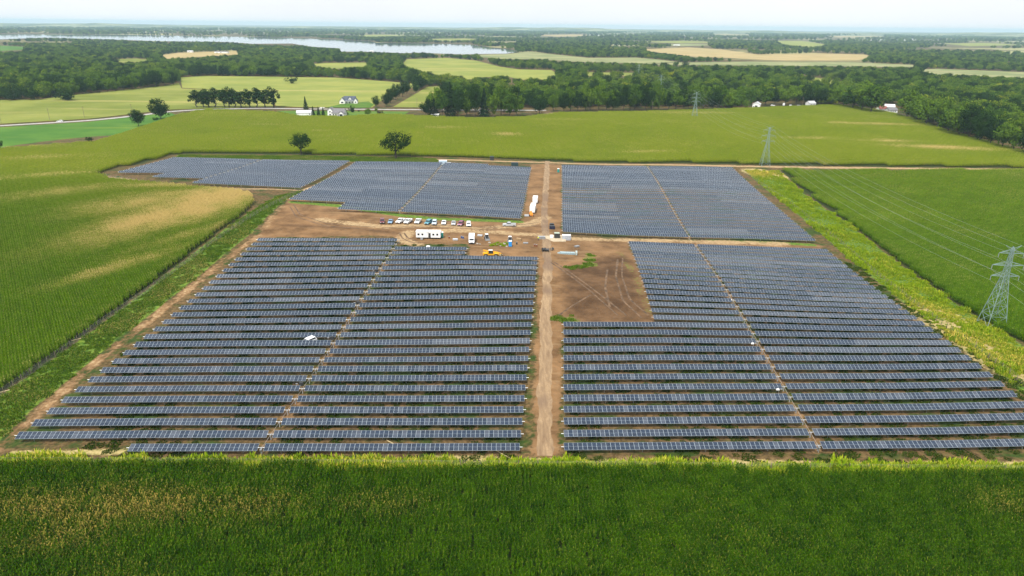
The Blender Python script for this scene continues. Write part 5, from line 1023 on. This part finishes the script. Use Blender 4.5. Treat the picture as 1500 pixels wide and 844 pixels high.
# ================================================================ buildings
def gable(o, x0, x1, y0, y1, h, rise, wall, roof, axis='x', over=.4, zb=0.0):
    w_ = MB(); r = MB()
    if axis == 'x':
        ym = (y0+y1)/2; w_.add([(x0, y0, zb), (x1, y0, zb), (x1, y1, zb), (x0, y1, zb), (x0, y0, h), (x1, y0, h), (x1, y1, h), (x0, y1, h), (x0, ym, h+rise), (x1, ym, h+rise)], [(0, 1, 5, 4), (2, 3, 7, 6), (1, 2, 6, 9, 5), (3, 0, 4, 8, 7)])
        k = rise/((y1-y0)/2); t = .18
        for ya, s in ((y0, -1), (y1, 1)):
            e = ya+s*over; ze = h-over*k; r.add([(x0-over, e, ze+.03), (x1+over, e, ze+.03), (x1+over, ym, h+rise+.03), (x0-over, ym, h+rise+.03), (x0-over, e, ze+t+.03), (x1+over, e, ze+t+.03), (x1+over, ym, h+rise+t+.03), (x0-over, ym, h+rise+t+.03)], [(0, 1, 2, 3), (7, 6, 5, 4), (0, 4, 5, 1), (1, 5, 6, 2), (3, 7, 4, 0)])
    else:
        xm = (x0+x1)/2; w_.add([(x0, y0, zb), (x1, y0, zb), (x1, y1, zb), (x0, y1, zb), (x0, y0, h), (x1, y0, h), (x1, y1, h), (x0, y1, h), (xm, y0, h+rise), (xm, y1, h+rise)], [(0, 1, 5, 8, 4), (2, 3, 7, 9, 6), (1, 2, 6, 5), (3, 0, 4, 7)])
        k = rise/((x1-x0)/2); t = .18
        for xa, s in ((x0, -1), (x1, 1)):
            e = xa+s*over; ze = h-over*k; r.add([(e, y0-over, ze+.03), (e, y1+over, ze+.03), (xm, y1+over, h+rise+.03), (xm, y0-over, h+rise+.03), (e, y0-over, ze+t+.03), (e, y1+over, ze+t+.03), (xm, y1+over, h+rise+t+.03), (xm, y0-over, h+rise+t+.03)], [(0, 1, 2, 3), (7, 6, 5, 4), (0, 4, 5, 1), (0, 3, 7, 4), (1, 5, 6, 2)])
    a = w_.build('wall', wall, o); b = r.build('roof', roof, o); return a, b
def win(o, x, y, z, w_, h, mat=None, name='window'):
    b = MB(); b.box(x-w_/2, x+w_/2, y-.06, y-.01, z, z+h); q_ = b.build(name, mat or M_GLASS, o); f = MB(); t = .12; f.box(x-w_/2-t, x-w_/2, y-.09, y-.012, z-t, z+h+t); f.box(x+w_/2, x+w_/2+t, y-.09, y-.012, z-t, z+h+t); f.box(x-w_/2, x+w_/2, y-.09, y-.012, z+h, z+h+t); f.box(x-w_/2, x+w_/2, y-.09, y-.012, z-t, z); f.build('frame', M_WHITE, q_)
W_SID = M('white_siding', (.78, .78, .77), .7, 0, .04, .8); C_SID = M('cream_siding', (.68, .66, .62), .7, 0, .05, .8)
p = at(511, 151.5); o = thing('house', 'white farmhouse with dark blue grey roof and gables above the road', 'house', p, math.radians(6)); o.scale = (1, 1, 1)
gable(o, -5, 8, -4, 5, 3.4, 4.4, W_SID, M_ROOFD, 'x'); gable(o, -9.5, -3.5, -7.5, 2, 3.2, 3.6, W_SID, M_ROOFD, 'y'); gable(o, 6.2, 10.2, -6, 2, 3.2, 3.0, W_SID, M_ROOFD, 'y'); gable(o, .4, 3.2, -3.4, 0, 5.4, 1.6, W_SID, M_ROOFD, 'y', .3, 3.6)
for x, y, z, a, b in ((-6.5, -7.5, 1, 2.6, 1.5), (8.2, -6, 1.1, 1.4, 1.5), (1.8, -3.4, 4.3, 1.0, 1.0), (-2.2, -4, 1.1, 1.2, 1.5), (4.6, -4, 1.1, 1.4, 1.5)): win(o, x, y, z, a, b)
b = MB(); b.box(1.0, 2.1, -4.07, -4.0, 0, 2.2); b.build('door', M_TRIM, o); b = MB(); b.box(-3.2, 5.9, -6.0, -4.0, 0, .3); [b.tube((x, -5.8, .3), (x, -5.8, 3.0), .12, 6) for x in (-2.8, .2, 3.0, 5.6)]; b.box(-3.2, 5.9, -6.1, -4.2, 3.0, 3.15); b.build('porch', W_SID, o)
p = at(494, 170); o = thing('house', 'white house with a large grey shingle roof beside the road', 'house', p, math.radians(-4))
gable(o, -4, 8, -4, 6, 3.3, 3.8, C_SID, M_ROOFG, 'x'); gable(o, -8.5, -3.5, -3, 5, 5.4, 2.6, W_SID, M_ROOFG, 'y'); gable(o, 3.5, 8.2, -6.5, 0, 3.0, 2.2, W_SID, M_ROOFG, 'y')
for x, y, z, a, b in ((-6, -3, 3.6, 1.3, 1.3), (-6, -3, 1.0, 1.5, 1.3), (5.8, -6.5, .4, 3.2, 2.2), (0, -4, 1.0, 1.4, 1.4), (-2.4, -4, 1.0, 1.2, 1.4)): win(o, x, y, z, a, b)
b = MB(); b.box(1.7, 2.7, -4.07, -4.0, 0, 2.1); b.build('door', M_TRIM, o)
p = at(447, 169); o = thing('shed', 'low white shed with pale roof beside the conifers', 'shed', p, math.radians(8)); gable(o, -7.5, 7.5, -4, 4, 3.0, 1.8, W_SID, M('pale_steel_roof', (.62, .62, .64), .45, .3, .05), 'x'); win(o, 0, -4, .1, 3.4, 2.4, W_SID, 'garage_door'); win(o, 4.8, -4, 1.1, 1.1, 1.0)
p = at(637.5, 171); o = thing('shed', 'small white shed at the foot of the dense grove', 'shed', p, 0); gable(o, -3.6, 3.6, -2, 2, 2.2, .9, W_SID, M_WHITE, 'x'); win(o, 0, -2, .1, 1.6, 1.9, W_SID, 'door')
p = at(706.5, 168.5); o = thing('house', 'white house wall glimpsed in a gap of the dense grove', 'house', p, .2); gable(o, -2.6, 2.6, -3, 3, 5.0, 2.4, W_SID, M_ROOFG, 'y'); win(o, 0, -3, 3.2, 1.0, 1.3); win(o, -1.2, -3, .9, 1.0, 1.3)
M_RRED = M('red_roof', (.22, .07, .055), .8, 0, .15, 1.0)
p = at(1108, 158); o = thing('barn', 'white building with a sloping bright roof at the crest', 'barn', p, math.radians(-25)); gable(o, -4, 4, -6, 6, 4.2, 2.2, W_SID, M('bright_steel_roof', (.70, .71, .73), .4, .3, .05), 'y'); win(o, 0, -6, .1, 3, 3, M_TRIM, 'door'); win(o, -2.8, -6, 1.5, .9, .9)
p = at(1187, 155); o = thing('house', 'small grey roofed house behind the crest of the field', 'house', p, .3); gable(o, -4.5, 4.5, -3.5, 3.5, 3.0, 2.4, W_SID, M('light_grey_roof', (.45, .46, .48), .8, 0, .1), 'x'); win(o, -2, -3.5, 1, 1.1, 1.2); win(o, 2, -3.5, 1, 1.1, 1.2)
for (x, y, rz, rf, l) in ((1291, 163, .2, M_RRED, 'red roofed house in the gap of the right woods'), (1302, 160, -.3, M_WHITE, 'white roofed outbuilding behind the red roofed house'), (1305, 165, .1, M_ROOFG, 'grey roofed house right of the red roofed one')):
    p = at(x, y); o = thing('house', l, 'house', p, rz); gable(o, -5, 5, -3.5, 3.5, 3.0, 2.3, W_SID, rf, 'x'); win(o, -2.4, -3.5, 1, 1.2, 1.2); win(o, 2.4, -3.5, 1, 1.2, 1.2); b = MB(); b.box(-.5, .5, -3.57, -3.5, 0, 2.1); b.build('door', M_TRIM, o)
# far farms and sheds, seen through the haze
FB = [(228, 73.5, 50, 14, 'long pale roofed farm shed left of the lake field', 'barn'), (197, 72.5, 18, 10, 'small pale shed at the far left farm', 'barn'), (325, 78, 40, 12, 'long dark roofed barn on the tan field by the lake', 'barn'), (279, 77, 16, 9, 'small white farm building beyond the left woods', 'barn'), (104, 67, 30, 12, 'pale building among trees by the left lake shore', 'barn'), (1289, 60, 150, 30, 'largest white warehouse under the right skyline', 'warehouse'), (1316, 59.5, 120, 26, 'white warehouse right of the largest one', 'warehouse'), (1337, 59, 40, 24, 'small white block at the end of the warehouses', 'warehouse'), (1357, 62.5, 110, 20, 'low pale building right of the warehouses', 'warehouse'), (1389, 62, 36, 20, 'isolated white building under the right skyline', 'warehouse'), (873, 53, 160, 26, 'pale cluster building on the far middle skyline', 'warehouse'), (905, 66.5, 40, 16, 'pale sheds before the tan field', 'barn'), (991, 67, 30, 14, 'white farm building at the tan field edge', 'barn'), (1259, 118, 12, 9, 'grey roofed house in the right woods clearing', 'house'), (1275, 118.5, 11, 8, 'second grey roofed house in the right woods clearing', 'house'), (1119, 51, 140, 26, 'white strip of buildings on the far skyline', 'warehouse'), (190, 38, 160, 40, 'faint pale building on the left skyline', 'warehouse'), (545, 76.5, 14, 8, 'white lake house on the wooded point', 'house')]
for i, (x, y, L, d, l, cat) in enumerate(FB):
    y = max(y, 46); p = at(x, y); o = thing(cat if cat != 'barn' else 'barn', l, cat, p, random.uniform(-.3, .3)); wh = 9 if cat == 'warehouse' else 4
    rf = M_WHITE if i in (0, 5, 6, 7, 8, 9, 10, 15, 16) else (M_ROOFG if i in (2, 13, 14) else M('pale_steel_roof', None)); gable(o, -L/2, L/2, -d/2, d/2, wh, wh*.4 if cat != 'warehouse' else 1.5, W_SID, rf, 'x')
    for k in range(3 if cat == 'warehouse' else 2): win(o, -L*.3+k*L*.3, -d/2, .2 if k == 0 else wh*.4, min(4, L*.12), wh*.35)

# ================================================================ haze
hz = MB(); hz.box(-24000, 24000, -1200, 24000, FLAT-12, 125); hmz = bpy.data.materials.new('haze'); hmz.use_nodes = True; nt = hmz.node_tree; nt.nodes.clear()
ou = node(nt, 'ShaderNodeOutputMaterial'); pv = node(nt, 'ShaderNodeVolumePrincipled'); pv.inputs['Color'].default_value = (.60, .87, 1.0, 1); pv.inputs['Density'].default_value = HAZE; pv.inputs['Anisotropy'].default_value = 0.0
nt.links.new(pv.outputs[0], ou.inputs['Volume']); tag(hz.build('haze', hmz), 'thin pale blue haze filling the air over the whole country', 'haze', None, 'stuff')
